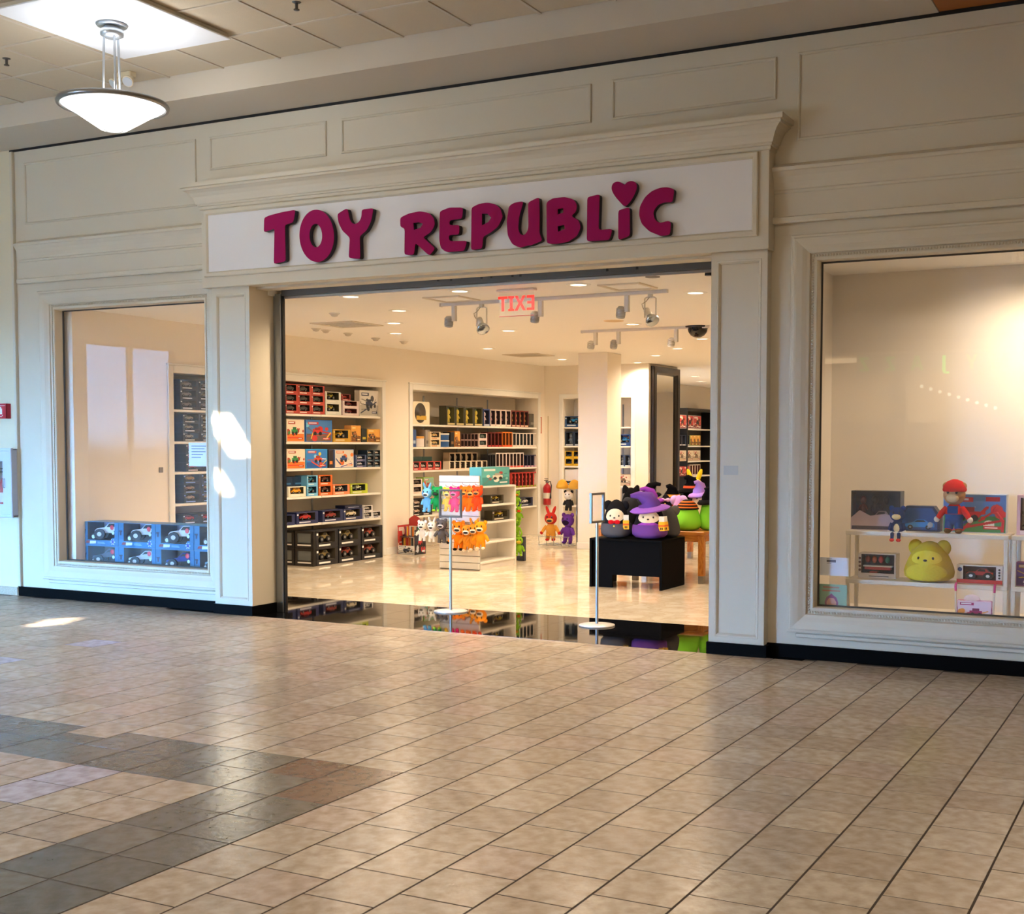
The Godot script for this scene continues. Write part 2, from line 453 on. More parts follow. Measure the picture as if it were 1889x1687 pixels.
# ---------------------------------------------------------------- shop front
func facade():
	var w = structure("wall_front", "cream panelled shopfront wall of the toy shop with pillars and header")
	var zb = -9.24
	var body = bx(V(-11.03, 3.02, zb), V(-0.15, YT, ZW))
	body.box(V(-11.03, 0, zb), V(-10.49, 3.02, ZW)).box(V(-10.49, 0, zb), V(-8.42, 0.33, ZW)).box(V(-8.42, 0, zb), V(-8.2, 3.02, ZW))
	body.box(V(-3.0, 0, zb), V(-2.6, 3.02, ZW)).box(V(-2.6, 0, zb), V(-0.5, 0.33, ZW)).box(V(-0.5, 0, zb), V(-0.15, 3.02, ZW))
	part(w, "wall_surface", body, M.paint)
	part(w, "wall_surface", bx(V(-0.12, 0, zb), V(7, 4.607, ZW)), M.wall)
	part(w, "edge_strip", bx(V(-11.03, 0.1, -9.1), V(-10.99, YT, -9.045), 0.006), M.paint)
	# dark seam round the shopfront
	part(w, "seam", bx(V(-11.052, YT, -9.2), V(7, 4.612, -9.07)).box(V(-11.052, 0, -9.2), V(-11.03, YT, -9.075)), M.seam)
	# pillars, each with a sunk panel
	for x in [[-8.275, -7.825], [-3.34, -2.90]]:
		var p = bx(V(x[0], 0, -9.38), V(x[1], 3.04, ZP - 0.018))
		var inner = [x[0] + 0.045, x[1] - 0.045]
		p.box(V(x[0], 0, ZP - 0.018), V(inner[0], 3.04, ZP)).box(V(inner[1], 0, ZP - 0.018), V(x[1], 3.04, ZP))
		p.box(V(inner[0], 0, ZP - 0.018), V(inner[1], 0.135, ZP)).box(V(inner[0], 2.98, ZP - 0.018), V(inner[1], 3.04, ZP))
		var pp = part(w, "pillar", p, M.paint)
		part(pp, "panel_moulding", ring(MB.new(), inner[0], inner[1], 0.135, 2.98, V2([[0, ZP + 0.0005], [0.004, ZP + 0.004], [0.014, ZP + 0.002], [0.026, ZP - 0.012], [0.028, ZP - 0.0175]])), M.paint)
	part(w, "sticker", bx(V(-3.235, 1.37, ZP - 0.0175), V(-3.12, 1.44, ZP - 0.0165)), mat("b9b6ad", 0.7))
	# header with cornice
	part(w, "header", bx(V(-8.345, 3.04, -9.40), V(-2.88, 3.98, ZH), 0.003), M.paint)
	var co = MB.new()
	var prof = V2([[0, 3.755], [0.012, 3.762], [0.012, 3.785], [0.026, 3.788], [0.026, 3.802], [0.036, 3.808], [0.044, 3.835], [0.058, 3.868], [0.08, 3.9], [0.108, 3.922], [0.118, 3.925], [0.118, 3.945], [0.138, 3.948], [0.138, 3.985], [0, 3.995]])
	for k in prof.size() - 1:
		var a = []; var b = []
		for s in [[a, prof[k]], [b, prof[k + 1]]]:
			var o = s[1].x; var y = s[1].y
			s[0].append_array([V(-8.345 - o, y, ZW), V(-8.345 - o, y, ZH + o), V(-2.88 + o, y, ZH + o), V(-2.88 + o, y, ZW)])
		for j in 3:
			co.quad(a[j], a[j + 1], b[j + 1], b[j], (a[j + 1] - a[j]).cross(b[j + 1] - a[j + 1]).normalized() if (b[j + 1] - a[j + 1]).length() > 1e-6 else Vector3.UP)
	part(w, "cornice", co, M.paint)
	var sf = MB.new()
	ring(sf, -8.305, -2.96, 3.137, 3.75, V2([[0, ZH], [0, ZH + 0.016], [0.008, ZH + 0.022], [0.034, ZH + 0.022], [0.046, ZH + 0.01], [0.05, ZH - 0.002]]))
	part(w, "sign_frame", sf, M.paint)
	# entablature over the windows
	var en = P2([[-9.095, 3.145], [-9.076, 3.145], [-9.076, 3.232], [-9.03, 3.232], [-9.024, 3.245], [-9.024, 3.274], [-9.05, 3.282], [-9.066, 3.286], [-9.066, 3.452], [-9.056, 3.458], [-9.056, 3.474], [-9.046, 3.48], [-9.046, 3.498], [-9.04, 3.53], [-9.026, 3.57], [-9.005, 3.605], [-8.996, 3.61], [-8.996, 3.636], [-9.04, 3.65], [-9.07, 3.672], [-9.095, 3.676]])
	part(w, "entablature", MB.new().profile(en, -10.93, -8.346), M.paint)
	part(w, "entablature", MB.new().profile(en, -2.879, -0.25), M.paint)
	# applied panel mouldings
	for r in [[-8.36, -7.005, 4.15, 4.457], [-6.843, -4.397, 4.152, 4.455], [-4.216, -2.875, 4.153, 4.462], [-10.845, -8.53, 3.835, 4.458], [-2.712, -0.32, 3.835, 4.47]]:
		part(w, "panel_moulding", ring(MB.new(), r[0], r[1], r[2], r[3], V2([[0, ZW], [0, ZW + 0.008], [0.006, ZW + 0.013], [0.014, ZW + 0.012], [0.022, ZW + 0.004], [0.022, ZW]])), M.paint)
	# windows
	var n = 0
	for x in [[-10.65, -8.272], [-2.74, -0.36]]:
		n += 1
		var o = structure("window_%d" % n, ["tall display window left of the entrance with white moulded casing and beaded edge", "wide display window right of the entrance with white moulded casing and beaded edge"][n - 1])
		var cas = MB.new()
		ring(cas, x[0], x[1], 0.2, 3.142, V2([[0, ZW - 0.01], [0, ZW + 0.038], [0.008, ZW + 0.044], [0.02, ZW + 0.044], [0.03, ZW + 0.05], [0.045, ZW + 0.048], [0.085, ZW + 0.036], [0.115, ZW + 0.02], [0.135, ZW + 0.012], [0.14, ZW - 0.012], [0.168, ZW - 0.012], [0.17, ZW - 0.004], [0.185, ZW - 0.004], [0.19, ZW - 0.016], [0.19, -9.2]]))
		part(o, "casing", cas, M.paint)
		var bead = MB.new()
		var q = 0.021
		for s in [0, 1]:
			var y = [0.2 + 0.154, 3.142 - 0.154][s]
			var k = x[0] + 0.15
			while k < x[1] - 0.15:
				bead.cbox(V(k + 0.003, y - 0.009, ZW - 0.014), V(k + q - 0.003, y + 0.009, ZW - 0.002), 0.005)
				k += q
			var xx = [x[0] + 0.154, x[1] - 0.154][s]
			k = 0.2 + 0.16
			while k < 3.142 - 0.16:
				bead.cbox(V(xx - 0.009, k + 0.003, ZW - 0.014), V(xx + 0.009, k + q - 0.003, ZW - 0.002), 0.005)
				k += q
		part(o, "bead_moulding", bead, M.paint, Vector3.ZERO, "stuff")
		var sheet = MB.new()
		sheet.quad(V(x[0] + 0.18, 0.385, -9.203), V(x[1] - 0.18, 0.385, -9.203), V(x[1] - 0.18, 2.957, -9.203), V(x[0] + 0.18, 2.957, -9.203), Vector3.BACK)
		part(o, "pane", sheet, M.pane)
		part(o, "glazing_bead", ring(MB.new(), x[0] + 0.19, x[1] - 0.19, 0.39, 2.952, V2([[0, -9.2], [0, -9.186], [0.012, -9.19], [0.012, -9.2]])), mat("3a3630", 0.5))
		part(o, "sill_shelf", bx(V(x[0] + 0.06, 0.16, ZW - 0.01), V(x[1] - 0.02, 0.196, ZW + 0.022), 0.008), M.paint)
	# black plinth
	var b = structure("baseboard_front", "glossy black plinth along the foot of the shopfront")
	part(b, "plinth_run", bx(V(-11.03, 0, -9.1), V(-8.276, 0.098, -9.058), 0.003), M.plinth)
	part(b, "plinth_run", bx(V(-2.90, 0, -9.1), V(-0.15, 0.104, -9.058), 0.003), M.plinth)
	part(b, "plinth_block", bx(V(-8.288, 0, -9.385), V(-7.812, 0.092, -8.965), 0.003), M.plinth)
	part(b, "plinth_block", bx(V(-3.352, 0, -9.385), V(-2.872, 0.092, -8.965), 0.003), M.plinth)
	# shutter track
	var t = structure("trim_1", "grey metal shutter track round the shop entrance")
	part(t, "guide", bx(V(-7.82, 0.0, -9.375), V(-7.735, 3.0, -9.31), 0.004), M.metal)
	part(t, "guide_slot", bx(V(-7.734, 0.0, -9.36), V(-7.722, 3.0, -9.325)), M.black)
	part(t, "guide", bx(V(-3.43, 0.0, -9.375), V(-3.345, 3.0, -9.31), 0.004), M.metal)
	part(t, "head_rail", bx(V(-7.735, 2.978, -9.40), V(-3.43, 3.038, -9.32), 0.004), M.darkmetal)
	part(t, "bottom_bar", bx(V(-7.72, 2.955, -9.372), V(-3.44, 2.976, -9.348)), mat("8d8783", 0.3, 0.6))
	for px in [808, 832, 888, 906, 945, 960, 1120, 1175]:
		var c = at_z(px, 511 - (px - 900) * 0.06, -9.318)
		part(t, "bolt", bx(V(c.x - 0.012, c.y - 0.014, -9.321), V(c.x + 0.012, c.y + 0.014, -9.314), 0.003), M.black)
# ---------------------------------------------------------------- the shop's room
func shop_shell():
	var th = structure("floor_001", "polished black granite threshold at the shop entrance")
	part(th, "joint_bed", bx(V(-8.9, -0.2, -10.33), V(-2.6, -0.003, -8.975)), mat("1c1a18", 0.6))
	for i in 15:
		for k in 3:
			part(th, "tile", bx(V(-8.9 + i * 0.42 + 0.001, -0.02, -10.33 + k * 0.45 + 0.001), V(-8.9 + (i + 1) * 0.42 - 0.001, 0.0005, -10.33 + (k + 1) * 0.45 - 0.001)), M.granite)
	var f = structure("floor_002", "polished cream marble tile floor inside the toy shop")
	part(f, "joint_bed", bx(V(-11.2, -0.2, -32), V(1.2, -0.003, -10.332)).box(V(-11.2, -0.2, -10.332), V(-8.9, -0.003, -9.24)).box(V(-2.6, -0.2, -10.332), V(1.2, -0.003, -9.24)), M.cream_joint)
	var far = MB.new()
	for i in 20:
		for k in 36:
			var lo = V(-11.1 + i * 0.61 + 0.0008, -0.02, -10.332 - (k + 1) * 0.61 + 0.0008)
			var hi = lo + V(0.6084, 0.0205, 0.6084)
			if k < 17 and lo.x < -3.0: part(f, "tile", bx(lo, hi).planar(0.35, Vector2(i * 0.37, k * 0.61)), M.cream)
			else: far.box(lo, hi)
	part(f, "tile_field", far.box(V(-11.1, -0.02, -10.33), V(-8.902, 0.0004, -9.24)).planar(0.35), M.cream, Vector3.ZERO, "stuff")
	var c = structure("ceiling_001", "white plaster ceiling inside the toy shop")
	part(c, "ceiling_surface", bx(V(-11.3, YC, -32), V(1.3, YC + 0.2, -9.40)).box(V(-11.3, YC, -9.4), V(-7.8, YC + 0.05, -9.24)).box(V(-3.4, YC, -9.4), V(1.3, YC + 0.05, -9.24)), M.shopceil)
	# left wall with two shelf niches
	var wl = structure("wall_shop_left", "cream left wall of the shop with two framed shelf niches")
	var b = bx(V(-10.95, 0, -10.36), V(-10.385, YC, -9.24))
	b.box(V(-10.95, 0, -10.70), V(XL, YC, -10.36)).box(V(-10.95, 2.40, -14.745), V(XL, YC, -10.70)).box(V(-10.95, 0, -15.52), V(XL, YC, -14.745))
	b.box(V(-10.95, 2.40, -19.44), V(XL, YC, -15.52)).box(V(-10.95, 0, -19.7), V(XL, YC, -19.44))
	b.box(V(-10.95, 0, -14.745), V(-10.90, 2.4, -10.70)).box(V(-10.95, 0, -19.44), V(-10.90, 2.4, -15.52))
	part(wl, "wall_surface", b, M.shopwall)
	for z in [[-14.745, -10.70], [-19.44, -15.52]]:
		var m = bx(V(XL, 0, z[0] - 0.085), V(XL + 0.022, 2.485, z[0]), 0.006).cbox(V(XL, 0, z[1]), V(XL + 0.022, 2.485, z[1] + 0.085), 0.006).cbox(V(XL, 2.40, z[0]), V(XL + 0.022, 2.485, z[1]), 0.006)
		m.cbox(V(XL, 2.485, z[0] - 0.1), V(XL + 0.034, 2.505, z[1] + 0.1), 0.006)
		part(wl, "niche_frame", m, M.white)
	part(wl, "key_switch", bx(V(XL, 1.27, -10.53), V(XL + 0.012, 1.33, -10.47), 0.003), mat("8d8474", 0.4, 0.6))
	part(wl, "baseboard", bx(V(XL, 0, -15.42), V(XL + 0.012, 0.1, -14.84), 0.003), M.white)
	var shelf_rows = [[-14.745, -10.70, [1.985, 1.62, 1.27, 0.905, 0.545]], [-19.44, -15.52, [1.89, 1.55, 1.2, 0.85, 0.52]]]
	for s in shelf_rows:
		var z0 = s[0]; var z1 = s[1]
		for k in 3:
			var zz = lerpf(z0, z1, (k + 1) / 4.0)
			part(wl, "upright", bx(V(-10.90, 0.05, zz - 0.015), V(-10.885, 2.35, zz + 0.015)), M.metal)
		part(wl, "back_panel", bx(V(-10.899, 0.03, z0 + 0.005), V(-10.893, 2.39, z1 - 0.005)), mat("e2d8c6", 0.6))
		for y in s[2]:
			for k in 3:   # shelves in three lengths
				part(wl, "shelf_board", bx(V(-10.89, y - 0.028, lerpf(z0, z1, k / 3.0) + 0.003), V(XL - 0.012, y, lerpf(z0, z1, (k + 1) / 3.0) - 0.003), 0.003), M.shelf)
	# wall across the back, left part, with a niche
	var wb = structure("wall_shop_back", "cream back wall of the shop with a shelf niche behind the column")
	b = bx(V(XL, 0, -21.0), V(-10.07, YC, -19.7)).box(V(-10.07, 2.40, -21.0), V(-8.76, YC, -19.7)).box(V(-8.76, 0, -21.0), V(-8.44, YC, -19.7)).box(V(-10.07, 0, -21.0), V(-8.76, 2.4, -20.12))
	part(wb, "wall_surface", b, M.shopwall)
	part(wb, "niche_frame", bx(V(-10.15, 0, -19.7), V(-10.07, 2.48, -19.678), 0.006).cbox(V(-8.76, 0, -19.7), V(-8.68, 2.48, -19.678), 0.006).cbox(V(-10.07, 2.4, -19.7), V(-8.76, 2.48, -19.678), 0.006), M.white)
	part(wb, "door_leaf_line", bx(V(-10.38, 0.02, -19.7), V(-10.36, 2.1, -19.692)), mat("cbbfa6", 0.6))
	for y in [1.9, 1.57, 1.215, 0.88, 0.52]:
		part(wb, "shelf_board", bx(V(-10.065, y - 0.028, -20.11), V(-8.765, y, -19.715), 0.003), M.shelf)
	for x in [-9.75, -9.1]: part(wb, "upright", bx(V(x - 0.012, 0.1, -20.12), V(x + 0.012, 2.3, -20.105)), M.metal)
	# deeper room
	var wd = structure("wall_shop_far", "cream walls of the deeper shop room behind the mirror")
	part(wd, "wall_surface", bx(V(-11.0, 0, -31.0), V(-10.75, YC, -21.0)).box(V(-11.0, 0, -31.2), V(1.2, YC, -31.0)).box(V(1.0, 0, -31), V(1.2, YC, -9.24)), M.shopwall)
	# column
	var col = structure("wall_column", "square cream column in the middle of the shop")
	part(col, "shaft", bx(V(-8.49, 0, -17.60), V(-8.0, YC, -17.10), 0.004), M.shopwall)
	part(col, "baseboard", bx(V(-8.502, 0, -17.612), V(-7.988, 0.1, -17.088), 0.004), M.white)
	# boxes behind the display windows
	var d = structure("wall_display", "cream lining of the right display window")
	part(d, "back_wall", bx(V(-2.86, 0, -10.3), V(-0.2, YC, -10.15)), M.shopwall)
	part(d, "side_wall", bx(V(-2.86, 0, -10.15), V(-2.72, YC, -9.24)), M.shopwall)
	part(d, "side_wall", bx(V(-0.36, 0, -10.15), V(-0.2, YC, -9.24)), M.shopwall)
	part(d, "display_floor", bx(V(-2.72, 0, -10.15), V(-0.36, 0.30, -9.24)), M.shopwall)
	var dl = structure("floor_003", "raised white platform inside the left display window")
	part(dl, "platform", bx(V(-10.385, 0.001, -10.05), V(-8.42, 0.284, -9.24), 0.004), M.white)
# ---------------------------------------------------------------- the shop's sign
func keyhole(outer, holes):   # joins holes to the outline by a cut, so that one polygon holds them
	var o = outer.duplicate()
	if Geometry2D.is_polygon_clockwise(PackedVector2Array(o)): o.reverse()
	for h in holes:
		var g = h.duplicate()
		if not Geometry2D.is_polygon_clockwise(PackedVector2Array(g)): g.reverse()
		var best = [1e9, 0, 0]
		for i in o.size():
			for j in g.size():
				var d = o[i].distance_to(g[j])
				if d < best[0]: best = [d, i, j]
		var joined = o.slice(0, best[1] + 1)
		for j in g.size() + 1: joined.append(g[(best[2] + j) % g.size()])
		joined.append_array(o.slice(best[1]))
		o = joined
	return PackedVector2Array(o)
func oval(cx, cy, rx, ry, tilt = 0.0, n = 28):
	var o = []
	for i in n:
		var a = TAU * i / n
		o.append([cx + rx * cos(a) * cos(tilt) - ry * sin(a) * sin(tilt), cy + rx * cos(a) * sin(tilt) + ry * sin(a) * cos(tilt)])
	return o
func rounded(pts, steps = 2):   # cuts corners off a traced outline
	for s in steps:
		var o = []
		for i in pts.size():
			var a = pts[i]; var b = pts[(i + 1) % pts.size()]
			if a.distance_to(b) < 0.012:
				o.append((a + b) / 2)
			else:
				var k = minf(0.25, 0.012 / a.distance_to(b))
				o.append(a.lerp(b, k)); o.append(b.lerp(a, k))
		pts = o
	return pts
func sign_front():
	solo("sign_board", bx(V(-8.258, 3.185, ZH - 0.001), V(-3.008, 3.702, ZH + 0.006), 0.001), M.board, "long white sign board framed in the header over the shop entrance", "sign board")
	var pink = mat("94104e", 0.75, 0.0, 0.25); var side = mat("140a18", 0.6)
	var z = ZH + 0.068
	var A = [360.0, 200.0, 3.498]; var B = [880.0, 200.0, 3.148]; var C = [0.0, 0.0, 1.0]
	var letters = [
		["T", A, [[445, 706], [482, 690], [560, 670], [637, 656], [646, 660], [633, 736], [579, 752], [583, 987], [507, 1004], [512, 776], [443, 800]], []],
		["O", A, oval(784, 823, 112, 170, -0.03), [oval(778, 821, 41, 76, -0.03)]],
		["Y", A, [[917, 682], [972, 648], [984, 652], [996, 715], [1012, 742], [1035, 748], [1060, 730], [1073, 700], [1075, 653], [1145, 645], [1149, 655], [1136, 725], [1108, 785], [1062, 825], [1065, 972], [990, 965], [998, 835], [950, 790], [925, 740]], []],
		["R", A, [[1323, 705], [1380, 678], [1450, 664], [1510, 675], [1541, 710], [1546, 755], [1520, 800], [1470, 832], [1549, 905], [1510, 951], [1420, 868], [1412, 945], [1350, 945], [1352, 775], [1323, 765]], [[[1408, 740], [1440, 735], [1468, 745], [1455, 770], [1412, 785]]]],
		["E", A, [[1578, 665], [1640, 640], [1728, 640], [1722, 712], [1642, 722], [1640, 755], [1705, 752], [1703, 815], [1635, 818], [1640, 857], [1755, 855], [1736, 920], [1620, 928], [1585, 902], [1575, 850]], []],
		["P", C, [[869.7, 383], [884, 376], [899, 373.8], [913, 376.5], [923, 385], [927.6, 400], [918, 419], [903.8, 430], [891, 436.7], [889.5, 458.5], [868.9, 461.6]], [[[889, 394.4], [899, 394.4], [906, 401.7], [900.6, 409.7], [889, 416]]]],
		["U", B, [[185, 568], [215, 548], [262, 540], [268, 546], [244, 630], [238, 700], [250, 732], [272, 738], [290, 720], [298, 690], [296, 546], [360, 515], [363, 600], [362, 725], [380, 768], [310, 797], [302, 795], [250, 810], [205, 790], [178, 740], [172, 660]], []],
		["B", B, [[403, 545], [440, 522], [510, 515], [560, 528], [580, 560], [575, 600], [545, 626], [590, 650], [602, 690], [582, 740], [530, 775], [460, 788], [405, 785]], [[[468, 585], [500, 580], [500, 605], [468, 617]], [[468, 685], [505, 677], [510, 700], [470, 717]]]],
		["L", B, [[640, 516], [712, 498], [705, 706], [786, 700], [768, 765], [637, 772]], []],
		["I", B, [[820, 592], [886, 573], [887, 741], [820, 766]], []],
		["heart", B, [[858, 574], [830, 545], [800, 510], [782, 478], [781, 452], [792, 432], [815, 424], [838, 430], [856, 447], [868, 430], [890, 421], [912, 424], [927, 440], [928, 466], [912, 505], [888, 545]], []],
		["C", B, [[1065, 460], [1110, 458], [1146, 470], [1135, 545], [1090, 545], [1050, 560], [1022, 600], [1030, 645], [1060, 667], [1112, 652], [1126, 665], [1120, 735], [1065, 741], [1000, 715], [955, 670], [940, 620], [945, 570], [975, 515], [1015, 480]], []]]
	for l in letters:
		var conv = func(p):
			var q = at_z(l[1][0] + p[0] / l[1][2], l[1][1] + p[1] / l[1][2], z)
			return Vector2(q.x, q.y)
		var o = l[2].map(conv)
		var mid = Vector2.ZERO
		for p in o: mid += p / o.size()
		o = rounded(o.map(func(p): return p - mid), 2)
		var hs = l[3].map(func(h): return h.map(func(p): return conv.call(p) - mid))
		var poly = keyhole(o, hs)
		var heart = l[0] == "heart"
		var t = thing("sign_heart" if heart else "sign_letter", "magenta heart that dots the letter i on the white sign board" if heart else "magenta block letter %s with black edges on the white sign board" % (l[0] if l[0] != "I" else "i stem below the heart"), "sign letter", "raised letters of the shop sign", V(mid.x, mid.y, z))
		part(t, "face", MB.new().prism(poly, -0.004, 0.0), pink)
		var ret = MB.new().prism(PackedVector2Array(o), -0.05, -0.004, false)
		part(t, "return_edge", ret, side)
		for h in hs:
			ret = MB.new()
			var hp = PackedVector2Array(h)
			if Geometry2D.is_polygon_clockwise(hp): hp.reverse()
			var from = ret.v.size()
			ret.prism(hp, -0.05, -0.004, false)
			for k in range(from, ret.n.size()): ret.n[k] = -ret.n[k]
			for k in range(from, ret.v.size(), 3):
				var s = ret.v[k + 1]; ret.v[k + 1] = ret.v[k + 2]; ret.v[k + 2] = s
			part(t, "counter_edge", ret, side)
		part(t, "stud", MB.new().tube([V(o[0].x * 0.5, o[0].y * 0.5, -0.062), V(o[0].x * 0.5, o[0].y * 0.5, -0.05)], 0.006, 6), M.metal)
# ---------------------------------------------------------------- hall fittings
func pendant(at, label):
	var t = thing("pendant_lamp", label, "lamp", "bowl pendants along the mall hall", at)
	var sil = mat("b9bfc6", 0.3, 0.85)
	part(t, "canopy", MB.new().lathe(V2([[0, -0.02], [0.11, -0.018], [0.118, -0.008], [0.07, 0.0], [0, 0.0]]), 28), sil)
	part(t, "collar", MB.new().lathe(V2([[0, -0.105], [0.05, -0.104], [0.085, -0.085], [0.088, -0.05], [0.075, -0.035], [0.06, -0.02]]), 24), sil)
	for k in 3:
		var a = TAU * k / 3 + 0.5
		part(t, "rod", MB.new().tube([V(0.06 * cos(a), -0.09, 0.06 * sin(a)), V(0.075 * cos(a), -0.585, 0.075 * sin(a))], 0.009, 8), sil)
	part(t, "rim", MB.new().lathe(V2([[0.383, -0.62], [0.405, -0.618], [0.41, -0.6], [0.402, -0.583], [0.385, -0.58], [0.37, -0.6], [0.383, -0.62]]), 48), mat("8a8784", 0.3, 0.8))
	part(t, "hub_plate", MB.new().lathe(V2([[0, -0.60], [0.1, -0.6], [0.1, -0.585], [0, -0.585]]), 20), sil)
	var bowl = glowmat("f4f9ff", 1.12)
	part(t, "bowl", MB.new().lathe(V2([[0.0, -0.795], [0.07, -0.793], [0.1, -0.785], [0.2, -0.72], [0.29, -0.66], [0.35, -0.628], [0.383, -0.605]]), 48), bowl)
	part(t, "finial", MB.new().lathe(V2([[0, -0.805], [0.035, -0.803], [0.062, -0.797], [0.072, -0.79], [0, -0.787]]), 20), sil)
	omni(at + V(0, -0.50, 0), "f4f4f4", 0.55, 0.16)
	omni(at + V(0, -0.86, 0), "fff6ea", 0.45, 0.2)
func hall_fittings():
	pendant(V(-7.45, 4.765, -7.057), "silver three-rod pendant lamp with a glowing white glass bowl")
	var pan = thing("ceiling_panel", "square white ceiling panel above the bowl pendant", "panel", "", V(-7.46, 4.765, -7.09))
	part(pan, "face", bx(V(-0.57, 0.0, -0.64), V(0.57, 0.012, 0.64), 0.003), mat("f3f6fa", 0.6))
	part(pan, "edge", bx(V(-0.555, 0.012, -0.625), V(0.555, 0.045, 0.625)), M.hallplain)
	for s in [[12, 108], [547, 4]]:
		var c = at_y(s[0], s[1], 4.813)
		var t = thing("sprinkler", "small dark sprinkler head on the hall ceiling", "sprinkler", "sprinklers on the hall ceiling", c)
		part(t, "escutcheon", MB.new().lathe(V2([[0, -0.006], [0.03, -0.004], [0.034, 0.0], [0, 0.0]]), 16), M.darkmetal)
		part(t, "stem", MB.new().tube([V(0, -0.05, 0), V(0, 0, 0)], 0.011, 8), M.darkmetal)
		part(t, "deflector", MB.new().lathe(V2([[0, -0.06], [0.022, -0.058], [0.022, -0.052], [0, -0.05]]), 12), M.darkmetal)
	# twin-head emergency light on the ceiling behind the pendant
	var e = thing("emergency_light", "beige twin-head emergency light on the hall ceiling behind the pendant", "light", "", at_y(230, 134, 4.813))
	part(e, "base", bx(V(-0.10, -0.05, -0.04), V(0.10, 0, 0.04), 0.008), mat("cdbfa0", 0.5))
	for k in [-1, 1]:
		var h = part(e, "lamp_head", MB.new().tube([V(k * 0.07, -0.06, 0.0), V(k * 0.085, -0.10, 0.05)], [0.03, 0.05], 14), mat("d9cbb0", 0.4))
		part(h, "lens", MB.new().tube([V(k * 0.0855, -0.1015, 0.052), V(k * 0.087, -0.105, 0.056)], 0.042, 14), mat("dfe6ee", 0.1, 0.3))
	# fire extinguisher cabinet and sign, at the left edge
	var steel = mat("c9cfe0", 0.4, 0.15)
	var cb = thing("extinguisher_cabinet", "pale metal fire extinguisher cabinet on the wall beside the shopfront", "cabinet", "", V(-11.19, 0.835, -9.068))
	part(cb, "back_box", bx(V(-0.19, 0, 0.0), V(0.19, 0.70, 0.005)).box(V(-0.19, 0, 0), V(-0.18, 0.7, 0.09)).box(V(0.18, 0, 0), V(0.19, 0.7, 0.09)).box(V(-0.19, 0.69, 0), V(0.19, 0.7, 0.09)).box(V(-0.19, 0, 0), V(0.19, 0.01, 0.09)), steel)
	part(cb, "trim_frame", ring(MB.new(), -0.2, 0.2, -0.01, 0.71, V2([[0, 0.08], [0, 0.1], [0.006, 0.106], [0.03, 0.104], [0.034, 0.096]])), steel)
	var dr = part(cb, "door", ring(MB.new(), -0.166, 0.166, 0.024, 0.676, V2([[0, 0.094], [0, 0.1], [0.1, 0.1], [0.104, 0.092]])).box(V(-0.066, 0.024, 0.093), V(0.066, 0.1, 0.099)).box(V(-0.066, 0.6, 0.093), V(0.066, 0.676, 0.099)), steel)
	part(dr, "pane", bx(V(-0.066, 0.1, 0.094), V(0.066, 0.6, 0.096)), M.pane)
	part(dr, "handle", MB.new().tube([V(0.09, 0.30, 0.1), V(0.09, 0.30, 0.12), V(0.09, 0.39, 0.12), V(0.09, 0.39, 0.1)], 0.005, 6), M.metal)
	var ex = extinguisher("fire_extinguisher", "red fire extinguisher inside the pale wall cabinet", V(-11.19, 0.86, -9.03), 0.5)
	ex.scale = V(0.82, 1, 0.36)
	var sg = thing("extinguisher_sign", "red projecting fire extinguisher sign with white pictogram on the cream wall", "sign", "", V(-11.19, 1.852, -9.068))
	part(sg, "panel", MB.new().prism(P2([[-0.085, 0.0], [0.085, 0.0], [0.085, 0.155], [-0.085, 0.155]]), 0.052, 0.056).prism(P2([[-0.085, 0.0], [-0.08, 0], [-0.08, 0.155], [-0.085, 0.155]]), 0, 0.056).prism(P2([[0.08, 0.0], [0.085, 0], [0.085, 0.155], [0.08, 0.155]]), 0, 0.056), mat("b3122b", 0.4))
	part(sg, "pictogram", bx(V(-0.018, 0.045, 0.056), V(0.022, 0.105, 0.0575)).box(V(-0.006, 0.105, 0.056), V(0.01, 0.122, 0.0575)).prism(P2([[-0.032, 0.034], [0.002, 0.012], [0.036, 0.034], [0.036, 0.04], [0.002, 0.02], [-0.032, 0.04]]), 0.056, 0.0575).box(V(-0.07, 0.132, 0.056), V(0.07, 0.137, 0.0575)), mat("eeeae6", 0.5))
func extinguisher(called, label, at, h):
	var t = thing(called, label, "extinguisher", "", at)
	var s = h / 0.5
	part(t, "cylinder", MB.new().lathe(V2([[0, 0], [0.062, 0.003], [0.07, 0.015], [0.07, 0.3], [0.058, 0.345], [0.03, 0.37], [0.018, 0.375], [0.018, 0.4]]).map(func(p): return p * s), 20), mat("b01420", 0.3))
	part(t, "label_band", MB.new().lathe(V2([[0.0708, 0.12], [0.0708, 0.22]]).map(func(p): return p * s), 20), mat("d8d2c4", 0.5))
	part(t, "valve", MB.new().box(V(-0.02, 0.395, -0.02) * s, V(0.02, 0.43, 0.02) * s), M.metal)
	part(t, "lever", MB.new().box(V(-0.012, 0.43, -0.02) * s, V(0.012, 0.445, 0.09) * s), M.black)
	part(t, "carry_grip", MB.new().box(V(-0.012, 0.465, -0.02) * s, V(0.012, 0.475, 0.08) * s), M.black)
	part(t, "hose", MB.new().tube([V(0.02, 0.41, 0) * s, V(0.07, 0.42, 0.01) * s, V(0.095, 0.35, 0.02) * s, V(0.09, 0.2, 0.03) * s, V(0.085, 0.12, 0.03) * s], [0.009 * s, 0.009 * s, 0.009 * s, 0.009 * s, 0.016 * s], 8), M.black)
	return t
